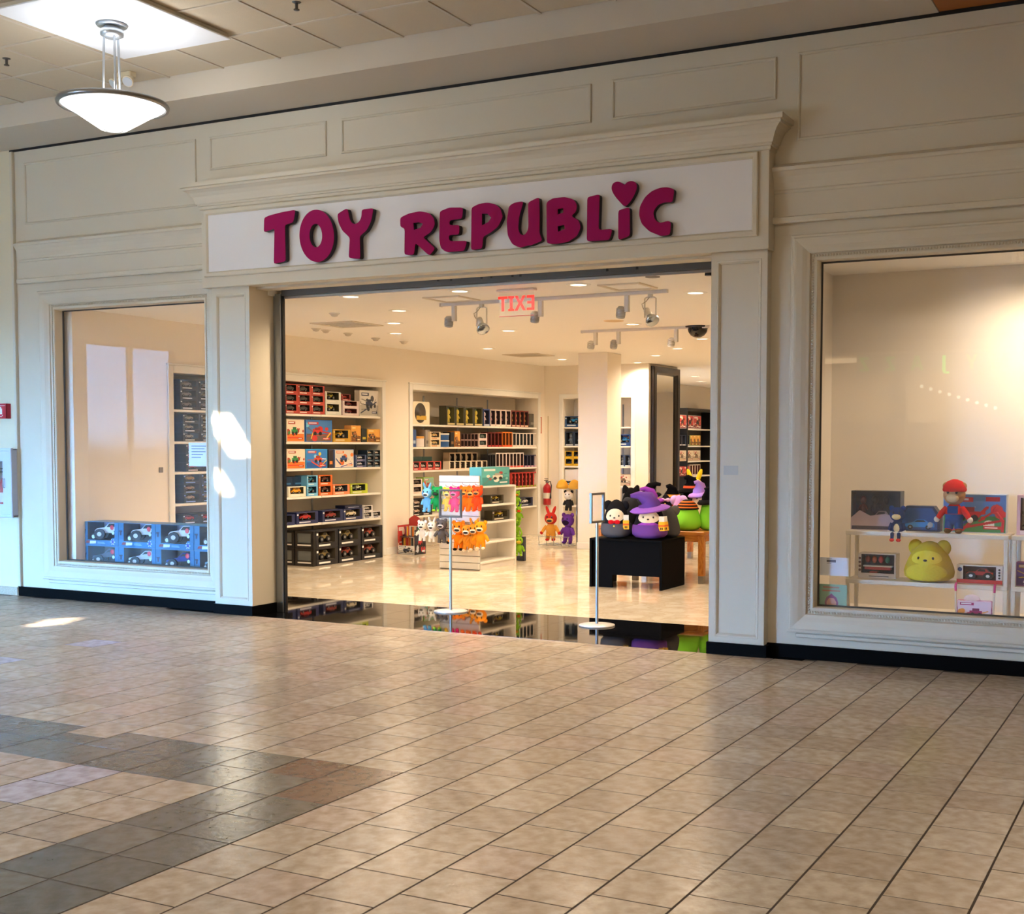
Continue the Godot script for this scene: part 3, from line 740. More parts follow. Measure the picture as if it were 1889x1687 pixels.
# ---------------------------------------------------------------- fittings on the shop's ceiling
const WARM := "ffe6c6"
func ceiling_fittings():
	var trim = MB.new().lathe(V2([[0.072, 0.0], [0.074, -0.008], [0.105, -0.006], [0.11, 0.0]]), 24).mesh()
	var lens = MB.new().lathe(V2([[0.0, 0.001], [0.0, -0.003], [0.072, -0.003], [0.072, 0.001]]), 20).mesh()
	var bright = glowmat("ffe9c4", 6.0)
	var lit = [[647, 547], [736, 573], [727, 596], [730, 615], [848, 537], [1067, 525], [1283, 540], [938, 610], [1167, 598], [900, 643], [1037, 663], [1210, 656], [1176, 669], [1250, 643], [1295, 625], [1293, 704]]
	var pts = []
	for p in lit: pts.append(at_y(p[0], p[1], YC))
	for q in [[-2.0, -12.5], [-2.6, -17.0], [-4.4, -20.5], [-9.2, -23.8], [-8.6, -27.2], [-4.5, -25.0], [-6.0, -29.5]]: pts.append(V(q[0], YC, q[1]))  # downlights out of view, placed to light the rest of the shop
	var i = 0
	for c in pts:
		var t = thing("downlight", "round glowing recessed downlight in the shop ceiling", "light", "recessed downlights in the shop ceiling", c)
		part(t, "trim_ring", trim, M.white)
		part(t, "lens", lens, bright)
		spot(c + V(0, -0.012, 0), Vector3.DOWN, WARM, 5.0, 80.0, 0.07, 1.0)
		i += 1
	# unlit grey heads and detectors
	for p in [[617, 578], [583, 606], [642, 615], [693, 624], [745, 630], [601, 609]]:
		var t = thing("smoke_detector", "small round unlit fitting on the shop ceiling along the left wall", "detector", "unlit round fittings on the shop ceiling", at_y(p[0], p[1], YC))
		part(t, "base", MB.new().lathe(V2([[0.05, -0.012], [0.06, -0.006], [0.06, 0]]), 18), mat("cfc8bc", 0.5))
		part(t, "cap", MB.new().lathe(V2([[0, -0.04], [0.03, -0.034], [0.045, -0.014], [0.05, -0.012]]), 18), mat("bdb5a8", 0.5))
	for p in [[1132, 592, "flat round beige speaker in the shop ceiling"], [1204, 511, "small dark round speaker in the ceiling by the shutter"]]:
		var t = thing("ceiling_speaker", p[2], "speaker", "", at_y(p[0], p[1], YC))
		var k = 1.0 if p[0] == 1132 else 0.55
		part(t, "ring", MB.new().lathe(V2([[0.09, -0.004], [0.11, -0.006], [0.115, 0]]).map(func(v): return v * k), 24), mat("e3c99c", 0.5) if k == 1.0 else M.darkmetal)
		part(t, "grille", MB.new().lathe(V2([[0, -0.006], [0.09, -0.004]]).map(func(v): return v * k), 24), mat("d9bd90", 0.6) if k == 1.0 else M.black)
	for p in [[640, 598, 0.6, "square air grille in the shop ceiling near the left wall"], [975, 655, 0.6, "square air grille in the ceiling at the back of the shop"], [833, 551, 0.4, "flush access panel in the ceiling beside the track light"], [1158, 528, 0.4, "flush access panel in the ceiling above the right track spots"]]:
		var t = thing("air_grille" if p[2] > 0.5 else "access_panel", p[3], "grille" if p[2] > 0.5 else "panel", "", at_y(p[0], p[1], YC))
		var h = p[2] / 2
		part(t, "frame", ring(MB.new(), -h, h, -h, h, V2([[0, 0], [0, 0.012], [0.03, 0.012], [0.035, 0.0]])).turned(Transform3D(Basis(Vector3.RIGHT, PI / 2), Vector3.ZERO)), mat("d8cdb8", 0.5))
		for k in 6: if p[2] > 0.5: part(t, "slat", bx(V(-h + 0.04, -0.006, -h + 0.08 + k * 0.085), V(h - 0.04, -0.001, -h + 0.11 + k * 0.085)), mat("b9ae9a", 0.5))
		if p[2] < 0.5: part(t, "leaf", bx(V(-h + 0.04, -0.004, -h + 0.04), V(h - 0.04, 0, h - 0.04)), M.shopceil)
	track([815, 560], [1232, 534], [[838, "can"], [889, "cup"], [997, "can"], [1157, "can"], [1200, "cup"]], "nearer")
	track([1075, 610], [1310, 600], [[1099, "lit"], [1141, "can"], [1247, "lit"]], "farther")
	# exit sign: clear plate with red letters that read from inside the shop
	var a = at_y(926, 536, YC); var b = at_y(980, 531, YC)
	var t = thing("exit_sign", "clear edge-lit EXIT sign with red letters hanging from the shop ceiling, seen from behind", "sign", "", (a + b) / 2)
	part(t, "mount", bx(V(-0.19, -0.02, -0.035), V(0.19, 0, 0.035), 0.004), mat("e7d9cf", 0.4))
	part(t, "plate", bx(V(-0.175, -0.235, -0.003), V(0.175, -0.02, 0.003)), M.clear)
	part(t, "edge", bx(V(-0.175, -0.241, -0.004), V(0.175, -0.235, 0.004)), mat("c65a55", 0.3))
	var tm := TextMesh.new()
	var fo := SystemFont.new()
	fo.font_names = PackedStringArray(["Droid Sans"]); fo.font_weight = 700
	tm.font = fo; tm.text = "EXIT"; tm.font_size = 64; tm.pixel_size = 0.00285; tm.depth = 0.002
	var tx = part(t, "lettering", tm, glowmat("ff2a22", 1.3), V(0.0, -0.128, -0.006))
	tx.rotation.y = PI
	# security dome
	var dm = thing("camera_dome", "glossy black security camera dome hanging from the shop ceiling", "camera", "", at_y(1287, 602, YC))
	part(dm, "mount", MB.new().lathe(V2([[0.12, -0.02], [0.145, -0.018], [0.15, 0], [0, 0]]), 28), M.black)
	part(dm, "dome", MB.new().lathe(V2([[0, -0.135], [0.04, -0.13], [0.08, -0.108], [0.108, -0.07], [0.12, -0.02]]), 28), mat("050404", 0.05))
	# small camera in the corner of the opening
	var cm = thing("security_camera", "small black camera under the shutter rail by the right pillar", "camera", "", at_z(1308, 497, -9.45))
	part(cm, "housing", MB.new().tube([V(0, 0.02, 0), V(0, -0.05, 0)], [0.03, 0.035], 12), M.black)
	part(cm, "bracket", bx(V(-0.012, 0.02, -0.012), V(0.012, 0.08, 0.012)), M.black)
func track(p0, p1, heads, which):
	var a = at_y(p0[0], p0[1], YC); var b = at_y(p1[0], p1[1], YC)
	var ln = (b - a).length(); var d = (b - a).normalized()
	var turn = atan2(-d.z, d.x)
	var tr = thing("light_track", "white lighting track on the shop ceiling, the %s one from the entrance" % which, "track", "", a, turn)
	part(tr, "rail", bx(V(0, -0.032, -0.018), V(ln, 0, 0.018), 0.003), mat("d6d0cb", 0.4))
	part(tr, "end_cap", bx(V(-0.02, -0.034, -0.02), V(0, 0, 0.02), 0.003), mat("c6c0bb", 0.4))
	for h in heads:
		# where along the rail does this pixel column fall
		var best = 0.0; var bd = 1e9
		for k in 200:
			var q = eye_basis.inverse() * (a + d * ln * k / 199.0 - EYE)
			var e = absf(PCX + FL * q.x / -q.z - h[0])
			if e < bd: bd = e; best = ln * k / 199.0
		var c = a + d * best
		var kind = {"can": "grey ribbed can spotlight", "cup": "bare reflector spotlight in a white yoke", "lit": "lit white can spotlight"}[h[1]]
		var t = thing("track_spotlight", "%s on the %s lighting track" % [kind, which], "spotlight", "spotlights on the %s track" % which, c + V(0, -0.032, 0))
		var cream = mat("d9d2c4", 0.45)
		if h[1] == "cup":
			part(t, "adapter", bx(V(-0.02, -0.035, -0.02), V(0.02, 0, 0.02), 0.004), cream)
			part(t, "yoke", MB.new().tube([V(-0.055, -0.21, 0), V(-0.055, -0.04, 0), V(-0.04, -0.03, 0), V(0.04, -0.03, 0), V(0.055, -0.04, 0), V(0.055, -0.21, 0)], 0.007, 6), cream)
			var bs = Basis(Vector3.FORWARD, -0.7) * Basis(Vector3.RIGHT, -0.5)
			part(t, "reflector", MB.new().lathe(V2([[0.0, -0.075], [0.05, -0.07], [0.064, -0.06], [0.055, -0.03], [0.035, -0.005], [0.03, 0.01]]), 20, Transform3D(bs, V(0, -0.205, 0))), mat("aeb4b8", 0.2, 0.9))
			part(t, "socket", MB.new().lathe(V2([[0.028, 0.008], [0.03, 0.02], [0.03, 0.1], [0, 0.102]]), 16, Transform3D(bs, V(0, -0.205, 0))), cream)
			part(t, "cord", MB.new().tube([V(0, -0.03, 0.02), V(-0.03, -0.07, 0.03), V(-0.07, -0.09, 0.03), V(-0.065, -0.12, 0.02), V(-0.06, -0.14, 0.0)], 0.004, 6), mat("b5aa92", 0.5))
		else:
			part(t, "driver_box", bx(V(-0.022, -0.15, -0.02), V(0.022, 0, 0.02), 0.004), mat("d9d4cc", 0.45))
			var bs = Basis(Vector3.FORWARD, 0.25) * Basis(Vector3.RIGHT, 0.3)
			var can = part(t, "can", MB.new().lathe(V2([[0.038, -0.05], [0.042, -0.045], [0.042, 0.03], [0.03, 0.05], [0, 0.052]]), 18, Transform3D(bs, V(-0.062, -0.15, 0))), mat("a9a7a3", 0.4, 0.3) if h[1] == "can" else mat("f0ece4", 0.4))
			for k in 5: part(can, "cooling_fin", MB.new().lathe(V2([[0.043, -0.03 + k * 0.014], [0.045, -0.027 + k * 0.014], [0.043, -0.024 + k * 0.014]]), 18, Transform3D(bs, V(-0.062, -0.15, 0))), mat("8d8b88", 0.4, 0.4))
			part(can, "lens", MB.new().lathe(V2([[0, -0.052], [0.036, -0.05]]), 18, Transform3D(bs, V(-0.062, -0.15, 0))), glowmat("fff0d2", 7.0) if h[1] == "lit" else mat("c9c4ba", 0.2))
			if h[1] == "lit": spot(c + V(-0.06, -0.25, 0.02), V(-0.3, -1, 0.3), WARM, 1.2, 40.0, 0.04)
# ---------------------------------------------------------------- boxed toys
var plate_mesh; var cartons := {}; var cars := {}; var figure_mesh; var arts := []; var unit_box
func disc(im, cx, cy, r, col):
	for y in range(maxi(0, int(cy - r)), mini(im.get_height(), int(cy + r) + 1)):
		var h = sqrt(maxf(0, r * r - (y - cy) * (y - cy)))
		im.fill_rect(Rect2i(int(cx - h), y, int(2 * h) + 1, 1).intersection(Rect2i(0, 0, im.get_width(), im.get_height())), col)
func stroke(im, x0, y0, x1, y1, w, col):
	var n = int(maxf(absf(x1 - x0), absf(y1 - y0))) + 1
	for i in n: im.fill_rect(Rect2i(int(lerpf(x0, x1, i / float(n))), int(lerpf(y0, y1, i / float(n))), w, w).intersection(Rect2i(0, 0, im.get_width(), im.get_height())), col)
func art(seed_, pal):   # a printed box front: background, landscape band, toy shapes, title bars
	var r := RandomNumberGenerator.new()
	r.seed = seed_
	var w = 96; var h = 72
	var im = Image.create(w, h, false, Image.FORMAT_RGB8)
	var c = pal.map(hue)
	im.fill(c[0])
	im.fill_rect(Rect2i(0, int(h * r.randf_range(0.55, 0.75)), w, h), c[1])
	for k in 5: disc(im, r.randf() * w, r.randf_range(0.2, 0.9) * h, r.randf_range(3, 11), c[2 + r.randi() % (c.size() - 2)])
	for k in 6: stroke(im, r.randf() * w, r.randf_range(0.3, 1.0) * h, r.randf() * w, r.randf_range(0.3, 1.0) * h, 1 + r.randi() % 4, c[1 + r.randi() % (c.size() - 1)])
	# a vehicle-like shape with wheels in the middle
	var vx = w * r.randf_range(0.2, 0.4); var vy = h * 0.62; var body = c[2 + r.randi() % (c.size() - 2)]
	im.fill_rect(Rect2i(int(vx), int(vy - 12), 36, 12), body)
	im.fill_rect(Rect2i(int(vx + 8), int(vy - 20), 20, 9), body.darkened(0.25))
	for k in 2: disc(im, vx + 8 + k * 20, vy, 6, Color(0.06, 0.06, 0.07))
	# title bars
	im.fill_rect(Rect2i(6, 5, 40, 9), c[c.size() - 1])
	im.fill_rect(Rect2i(9, 7, 30, 4), c[0].lerp(Color.WHITE, 0.7))
	im.fill_rect(Rect2i(62, 60, 28, 6), c[c.size() - 1])
	im.fill_rect(Rect2i(64, 62, 20, 2), Color.WHITE)
	return im
func toy_stock():
	unit_box = bx(V(-0.5, 0, -0.5), V(0.5, 1, 0.5)).mesh()
	plate_mesh = bx(V(-0.5, 0, 0), V(0.5, 1, 1)).mesh()
	var pals = [
		["e9d9c2", "e07a2c", "2e8a4a", "d8342a", "f0b23c", "a83418"],      # 0 orange digger
		["3f78b8", "6a5a52", "d83a3a", "e8b93a", "6ec0d8", "c8302c"],      # 1 blue action set
		["2e7fd0", "1f5aa8", "8ed0f0", "e8e8e8", "f0c040", "d84a30"],      # 2 light blue sky set
		["e6e2dc", "b8b4ac", "4a4a4a", "20242a", "8a8880", "2a3550"],      # 3 white monochrome
		["e8a84a", "7a4a1c", "2c2018", "f2e2b0", "b0703a", "f0c858"],      # 4 yellow gears
		["d9d4cc", "f0e0d0", "3a4a9a", "e06a28", "284a88", "e8762a"],      # 5 orange blue white
		["2a2d3a", "151820", "c8302a", "e8e6e0", "3a4a7a", "c9cdd6"],      # 6 dark navy
		["5fb7b4", "3f908f", "e8e2d2", "b83a30", "8fd0c4", "f2f0e6"],      # 7 teal playset
		["c83a34", "7a1c1c", "f0d8b8", "2a1a18", "e8a03a", "f2ece0"],      # 8 red
		["2a3038", "4a4a46", "e8d24a", "b8a030", "d8d4c8", "c2a63a"],      # 9 yellow heads
		["f0d4e0", "e87ab0", "c83a8a", "fff0f4", "f2a04a", "b02a6a"],      # 10 pink
		["4f7ec0", "3a8a50", "d83028", "e8e0d0", "284a98", "c4242c"],      # 11 race set
		["8fb8a0", "6f9a88", "c85a4a", "9a4a7a", "e0b8a8", "b06a60"],      # 12 green poster
		["6a3a8a", "4a2068", "e8a8d0", "f0e0e8", "d84a9a", "f0c040"],      # 13 purple
		["d9cbb0", "c0a888", "7a5a3a", "e8e0d0", "3a3026", "a84030"]]      # 14 cream figures
	for i in pals.size(): arts.append(picture(art(100 + i * 7, pals[i])))
	var fg = MB.new()
	fg.ell(V(0, 0.74, 0), V(0.17, 0.2, 0.16), 10, 7).ell(V(0, 0.38, 0), V(0.15, 0.22, 0.11), 10, 6)
	for s in [-1, 1]: fg.tube([V(s * 0.07, 0.25, 0), V(s * 0.09, 0.02, 0.02)], [0.07, 0.055], 6).tube([V(s * 0.12, 0.5, 0), V(s * 0.24, 0.3, 0.04)], [0.05, 0.04], 6)
	figure_mesh = fg.mesh()
	for k in ["sedan", "truck", "buggy"]: cars[k] = car_mesh(k)
func car_mesh(kind):   # length 1 along x, front to the left (-x); two surfaces: body, running gear
	var pr = {"sedan": [[-0.5, 0.1], [0.5, 0.1], [0.5, 0.22], [0.46, 0.27], [0.3, 0.28], [0.17, 0.38], [-0.1, 0.38], [-0.24, 0.27], [-0.46, 0.22], [-0.5, 0.16]],
		"truck": [[-0.46, 0.2], [0.44, 0.2], [0.46, 0.34], [0.32, 0.37], [0.22, 0.52], [-0.02, 0.52], [-0.16, 0.38], [-0.42, 0.34], [-0.48, 0.27]],
		"buggy": [[-0.5, 0.16], [0.42, 0.2], [0.5, 0.34], [0.36, 0.3], [0.1, 0.42], [-0.04, 0.42], [-0.2, 0.28], [-0.5, 0.22]]}[kind]
	var r = {"sedan": 0.09, "truck": 0.17, "buggy": 0.13}[kind]
	var m = MB.new().prism(P2(pr), -0.19, 0.19).mesh()
	var g = MB.new()
	for x in [-0.31, 0.29]:
		for z in [-1, 1]:
			g.tube([V(x, r, z * 0.15), V(x, r, z * (0.29 if r > 0.1 else 0.21))], r, 12)
	var win = {"sedan": [[-0.2, 0.28], [0.22, 0.29], [0.14, 0.36], [-0.08, 0.36]], "truck": [[-0.11, 0.39], [0.2, 0.39], [0.18, 0.5], [-0.02, 0.5]], "buggy": [[-0.12, 0.31], [0.1, 0.34], [0.06, 0.39], [-0.04, 0.39]]}[kind]
	g.prism(P2(win), -0.194, 0.194)
	g.add_to(m)
	var hub = MB.new()
	for x in [-0.31, 0.29]:
		for z in [-1, 1]:
			var q = z * (0.292 if r > 0.1 else 0.212)
			hub.tube([V(x, r, q - z * 0.02), V(x, r, q)], r * 0.42, 10)
	hub.add_to(m)
	return m
func carton_mesh(wx0, wx1, wy0, wy1, dep):   # a unit carton with a sunk window in its front; surfaces: card, inside
	var key = [wx0, wx1, wy0, wy1, dep]
	if cartons.has(key): return cartons[key]
	var a = MB.new()
	a.quad(V(0.5, 0, -0.5), V(-0.5, 0, -0.5), V(-0.5, 1, -0.5), V(0.5, 1, -0.5), Vector3.FORWARD)
	a.quad(V(0.5, 0, 0.5), V(0.5, 0, -0.5), V(0.5, 1, -0.5), V(0.5, 1, 0.5), Vector3.RIGHT)
	a.quad(V(-0.5, 0, -0.5), V(-0.5, 0, 0.5), V(-0.5, 1, 0.5), V(-0.5, 1, -0.5), Vector3.LEFT)
	a.quad(V(-0.5, 1, 0.5), V(0.5, 1, 0.5), V(0.5, 1, -0.5), V(-0.5, 1, -0.5), Vector3.UP)
	a.quad(V(-0.5, 0, -0.5), V(0.5, 0, -0.5), V(0.5, 0, 0.5), V(-0.5, 0, 0.5), Vector3.DOWN)
	var o = [V(-0.5, 0, 0.5), V(0.5, 0, 0.5), V(0.5, 1, 0.5), V(-0.5, 1, 0.5)]
	var i = [V(wx0, wy0, 0.5), V(wx1, wy0, 0.5), V(wx1, wy1, 0.5), V(wx0, wy1, 0.5)]
	for s in 4: a.quad(o[s], o[(s + 1) % 4], i[(s + 1) % 4], i[s], Vector3.BACK)
	var m = a.mesh()
	var b = MB.new()
	var back = V(0, 0, -dep)
	var mid = V((wx0 + wx1) / 2, (wy0 + wy1) / 2, 0.5)
	for s in 4:
		var t = (s + 1) % 4
		var nn = (mid - (i[s] + i[t]) / 2).normalized()
		b.quad(i[s], i[t], i[t] + back, i[s] + back, nn)
	b.quad(i[0] + back, i[1] + back, i[2] + back, i[3] + back, Vector3.BACK)
	b.add_to(m)
	cartons[key] = m
	return m
func toybox(style, o, w, h, d, at, turn, label, group):
	var called = {"win": "boxed_toy_car", "print": "boxed_toy", "fig": "boxed_toy_figure", "tub": "toy_tub", "plain": "toy_carton"}[style]
	var t = thing(called, label, {"tub": "tub"}.get(style, "toy box"), group, at, turn)
	if style == "tub":
		part(t, "tub_body", MB.new().lathe(V2([[0, 0], [0.46, 0], [0.5, 0.05], [0.5, 0.8], [0, 0.8]]).map(func(p): return p * Vector2(w, h)), 16), mat(o[0], 0.3))
		part(t, "lid", MB.new().lathe(V2([[0.52, 0.8], [0.52, 0.97], [0.5, 1.0], [0, 1.0]]).map(func(p): return p * Vector2(w, h)), 16), mat(o[1], 0.35))
		return t
	if style == "print":
		part(t, "carton", unit_box, mat(o[0], 0.5)).scale = V(w, h, d)
		part(t, "front_print", plate_mesh, arts[o[1]], V(0, h * 0.03, d / 2)).scale = V(w * 0.95, h * 0.94, 0.0015)
		return t
	if style == "plain":
		part(t, "carton", unit_box, mat(o[0], 0.5)).scale = V(w, h, d)
		part(t, "label", plate_mesh, mat(o[1], 0.5), V(0, h * 0.2, d / 2)).scale = V(w * 0.6, h * 0.18, 0.0015)
		return t
	var wy = 0.3 if style == "win" else 0.12
	part(t, "carton", carton_mesh(-0.4, 0.36, wy, 0.93, 0.72), [mat(o[0], 0.45), mat(o[1], 0.7)]).scale = V(w, h, d)
	part(t, "backdrop", plate_mesh, arts[absi(hash(o[0] + o[2])) % arts.size()], V(-0.02 * w, h * (wy + 0.02), -d * 0.21)).scale = V(w * 0.75, h * (0.9 - wy), 0.001)
	if style == "win":
		var kind = o[4] if o.size() > 4 else "sedan"
		var k = minf(w * 0.7, h * 0.56 / {"sedan": 0.4, "truck": 0.54, "buggy": 0.44}[kind])
		var c = part(t, "toy_car", cars[kind], [mat(o[2], 0.3), mat("16161a", 0.5), mat("9a9a98", 0.4)], V(-0.02 * w, h * 0.31, d * 0.2))
		c.scale = V(k, k, minf(k, d * 0.9))
		part(t, "label", plate_mesh, mat(o[3], 0.5), V(-0.12 * w, h * 0.1, d / 2)).scale = V(w * 0.52, h * 0.1, 0.0015)
		part(t, "badge", plate_mesh, mat(o[3], 0.5), V(-0.45 * w, h * 0.74, d / 2)).scale = V(w * 0.07, h * 0.12, 0.0015)
	else:
		var f = part(t, "toy_figure", figure_mesh, mat(o[2], 0.5), V(0, h * 0.13, d * 0.1))
		f.scale = V(minf(w * 1.2, h * 0.8), h * 0.76, d * 1.3)
		part(t, "label", plate_mesh, mat(o[3], 0.5), V(0, h * 0.02, d / 2)).scale = V(w * 0.8, h * 0.09, 0.0015)
	return t
# one run of alike boxes along a wall: face "L" looks to +x from the left walls, "B" looks to +z from the back wall
func run_of(face, plane, y, px0, px1, cols, rows, h, depth, style, o, label):
	for c in cols:
		var a = lerpf(px0, px1, c / float(cols)); var b = lerpf(px0, px1, (c + 1) / float(cols))
		var p = at_x(a, 840, plane) if face == "L" else at_z(a, 840, plane)
		var q = at_x(b, 840, plane) if face == "L" else at_z(b, 840, plane)
		var w = (absf(p.z - q.z) if face == "L" else absf(p.x - q.x)) - 0.006
		var m = (p + q) / 2
		for r in rows:
			var at = V(plane - depth / 2, y + 0.002 + r * (h + 0.001), m.z) if face == "L" else V(m.x, y + 0.002 + r * (h + 0.001), plane - depth / 2)
			var tier = "" if rows == 1 else ", %s one" % (["bottom", "top"][r] if rows == 2 else ["bottom", "middle", "top"][r])
			toybox(style, o, w, h, depth, at, PI / 2 if face == "L" else 0.0, label + tier, label if cols * rows > 1 else "")
func stock_bays():
	toy_stock()
	var X = -10.475
	# front bay of the left wall, seen through the entrance (shelves from the top down)
	var S = [1.985, 1.62, 1.27, 0.905, 0.545]
	var f = "front wall bay"
	run_of("L", X, S[0], 502, 600, 4, 3, 0.125, 0.2, "win", ["b8453a", "3a2c28", "4c4a46", "f2e6de"], "red and white boxed toy car top shelf, " + f)
	run_of("L", X, S[0], 601, 630, 1, 2, 0.155, 0.24, "win", ["dfe3da", "4a4630", "c2b23a", "f0efe8", "truck"], "white box with a yellow-green toy truck, top shelf, " + f)
	run_of("L", X, S[0], 633, 663, 1, 2, 0.1, 0.22, "win", ["e7d3d2", "5c2420", "8e2a24", "f4e8e4"], "pale pink box with a dark red toy car, top shelf, " + f)
	toybox("win", ["9a3430", "5c2420", "b83a30", "e8c8c0"], 0.2, 0.085, 0.2, V(X - 0.12, S[0] + 0.206, at_x(641, 740, X).z), PI / 2, "single dark red boxed toy car lying on top of the pale pink boxes", "")
	run_of("L", X - 0.02, S[0], 664, 699, 1, 1, 0.36, 0.09, "print", ["e8e4da", 3], "large white box printed in grey at the far end of the top shelf, " + f)
	run_of("L", X, S[1], 529, 562, 1, 1, 0.29, 0.12, "print", ["e8dfcf", 0], "white and orange digger box, second shelf, " + f)
	run_of("L", X, S[1], 564, 613, 1, 1, 0.29, 0.1, "print", ["2b6fc0", 1], "wide blue playset box, second shelf, " + f)
	run_of("L", X, S[1], 615, 647, 1, 1, 0.17, 0.2, "win", ["c79a2c", "4a4740", "d2a52c", "e0cfa6", "truck"], "yellow and dark window box with a yellow toy truck, second shelf of the " + f)
	run_of("L", X, S[1], 648, 666, 1, 1, 0.23, 0.12, "print", ["e3a765", 4], "tall orange and white box, second shelf, " + f)
	run_of("L", X, S[1], 667, 677, 1, 1, 0.19, 0.15, "plain", ["20221c", "c9b23a"], "narrow black box, second shelf, " + f)
	run_of("L", X, S[1], 678, 703, 1, 1, 0.185, 0.14, "print", ["d8a83c", 4], "yellow framed gear box at the far end of the second shelf, " + f)
	run_of("L", X, S[2], 529, 563, 1, 1, 0.255, 0.12, "print", ["e5d3c3", 0], "white and orange excavator box, third shelf, " + f)
	run_of("L", X, S[2], 564, 604, 1, 1, 0.255, 0.16, "print", ["2f9fe0", 2], "big light blue box, third shelf, " + f)
	run_of("L", X, S[2], 606, 615, 1, 1, 0.245, 0.14, "plain", ["2a2024", "d9823c"], "narrow dark box with an orange label, third shelf, " + f)
	run_of("L", X, S[2], 617, 653, 1, 1, 0.25, 0.14, "print", ["5a6f9c", 5], "blue, white and orange box, third shelf, " + f)
	run_of("L", X, S[2], 656, 676, 1, 2, 0.085, 0.16, "win", ["46567e", "2a3350", "dfe2e6", "c9b8d8"], "navy box with a white toy car, third shelf, " + f)
	run_of("L", X, S[2], 677, 703, 2, 3, 0.078, 0.16, "win", ["1f2c3c", "14202c", "d8cfc6", "8ab0c4"], "small blue-black boxed white toy car far end of third shelf, " + f)
	run_of("L", X - 0.1, S[3], 500, 560, 3, 2, 0.13, 0.18, "plain", ["16304e", "3a6f9c"], "dark blue carton at the back of the fourth shelf, " + f)
	run_of("L", X, S[3], 566, 586, 1, 2, 0.135, 0.2, "win", ["6db7e4", "1d4a66", "2a8fb0", "d9f0fa", "truck"], "sky blue boxed toy truck, fourth shelf, " + f)
	run_of("L", X, S[3], 531, 564, 1, 1, 0.135, 0.08, "win", ["e6e3cf", "3c3a1e", "e2a023", "f3efe6"], "white box with a yellow toy taxi, fourth shelf, " + f)
	run_of("L", X, S[3], 588, 613, 1, 2, 0.135, 0.18, "win", ["e06a24", "3a2620", "6a3a2c", "f0d8c8", "buggy"], "orange and navy boxed toy buggy, fourth shelf, " + f)
	run_of("L", X, S[3], 614, 645, 1, 1, 0.135, 0.16, "win", ["ea8a5c", "3c4452", "d8cfc4", "f2e2cc", "truck"], "orange and white boxed toy truck, fourth shelf, " + f)
	run_of("L", X, S[3], 646, 678, 1, 1, 0.135, 0.16, "win", ["b4c42e", "34402c", "cdd6b0", "f0eed8", "buggy"], "lime green boxed toy buggy, fourth shelf, " + f)
	run_of("L", X, S[4], 502, 543, 1, 1, 0.135, 0.2, "win", ["27305c", "33302e", "a83a30", "d9dcec"], "navy boxed toy car next to the shutter track on the lowest shelf, " + f)
	run_of("L", X, S[4], 546, 586, 1, 1, 0.155, 0.2, "win", ["2b3360", "3a3632", "b8302a", "e4e2ec"], "navy window box with a red toy car, lowest shelf, " + f)
	run_of("L", X, S[4], 594, 632, 1, 1, 0.155, 0.2, "win", ["2a325c", "38342f", "9a3a34", "e4e2ec"], "navy window box with a dark red toy convertible, lowest shelf, " + f)
	run_of("L", X, S[4], 633, 668, 1, 1, 0.155, 0.2, "win", ["2c3460", "3c3833", "eadbb8", "f0ece4"], "navy window box with a cream toy convertible, lowest shelf, " + f)
	run_of("L", X - 0.03, S[4] + 0.16, 635, 668, 1, 1, 0.04, 0.16, "plain", ["141c3c", "c9cfe6"], "flat dark POLICE car box lying on top of the cream convertible box")
	run_of("L", X, S[4], 670, 703, 2, 1, 0.09, 0.16, "win", ["e6e2e2", "3a3430", "d9d6d2", "1f2a5c"], "white and navy boxed police car at the far end of the lowest shelf, " + f)
	run_of("L", X, S[4] + 0.092, 670, 687, 1, 1, 0.09, 0.16, "win", ["e6e2e2", "3a3430", "d9d6d2", "1f2a5c"], "white and navy boxed police car on top of the others, lowest shelf")
	# large black boxes on the floor, two high and two deep
	var XF = -10.27
	for k in 3:
		var p = at_x([583, 625, 667][k], 1000, XF); var q = at_x([624, 666, 706][k], 1000, XF)
		for r in 2:
			toybox("win", ["1a1a20", "4a4234", ["8a7a4a", "8f804e", "b04a34"][k] if r == 1 else ["8a7a4a", "b04a34", "b8604a"][k], "f4f2ee", "truck"], absf(p.z - q.z) - 0.01, 0.228, 0.3, V(XF - 0.15, 0.002 + r * 0.23, (p.z + q.z) / 2), PI / 2, "large black window box with %s toy truck on the floor under the front shelves" % ("a red" if (r == 1 and k == 2) or (r == 0 and k > 0) else "an olive"), "large black truck boxes on the floor")
	for r in 2:
		for k in 2:
			var x = XF - 0.15 - 0.315 * k
			var t = thing("boxed_toy_car", "grey-windowed end of a big black box, %s box of the %s stack" % [["lower", "upper"][r], ["outer", "inner"][k]], "toy box", "black box ends facing the entrance", V(x, 0.002 + r * 0.23, at_x(583, 1000, XF).z + 0.03))
			part(t, "carton", carton_mesh(-0.36, 0.36, 0.32, 0.86, 0.3), [mat("121215", 0.4), mat("6a7072", 0.4)]).scale = V(0.3, 0.228, 0.05)
			part(t, "label", plate_mesh, mat("f0efec", 0.5), V(0, 0.035, 0.025)).scale = V(0.22, 0.018, 0.0015)
	# front bay, as seen through the left display window
	var wz = "bay behind left window"
	run_of("L", X, S[0], 334, 436, 3, 3, 0.115, 0.24, "win", ["141416", "5a5450", "8a8278", "f2f0ec"], "black box with a grey model car, top shelf, " + wz)
	run_of("L", X, S[1], 338, 438, 3, 3, 0.105, 0.24, "win", ["15191c", "565654", "b3a48c", "e8e6e2"], "black box with a beige model car, second shelf, " + wz)
	run_of("L", X, S[2], 343, 443, 3, 3, 0.105, 0.24, "win", ["17171a", "4c3430", "a83a34", "ecd8d4"], "black box with a red model car, third shelf, " + wz)
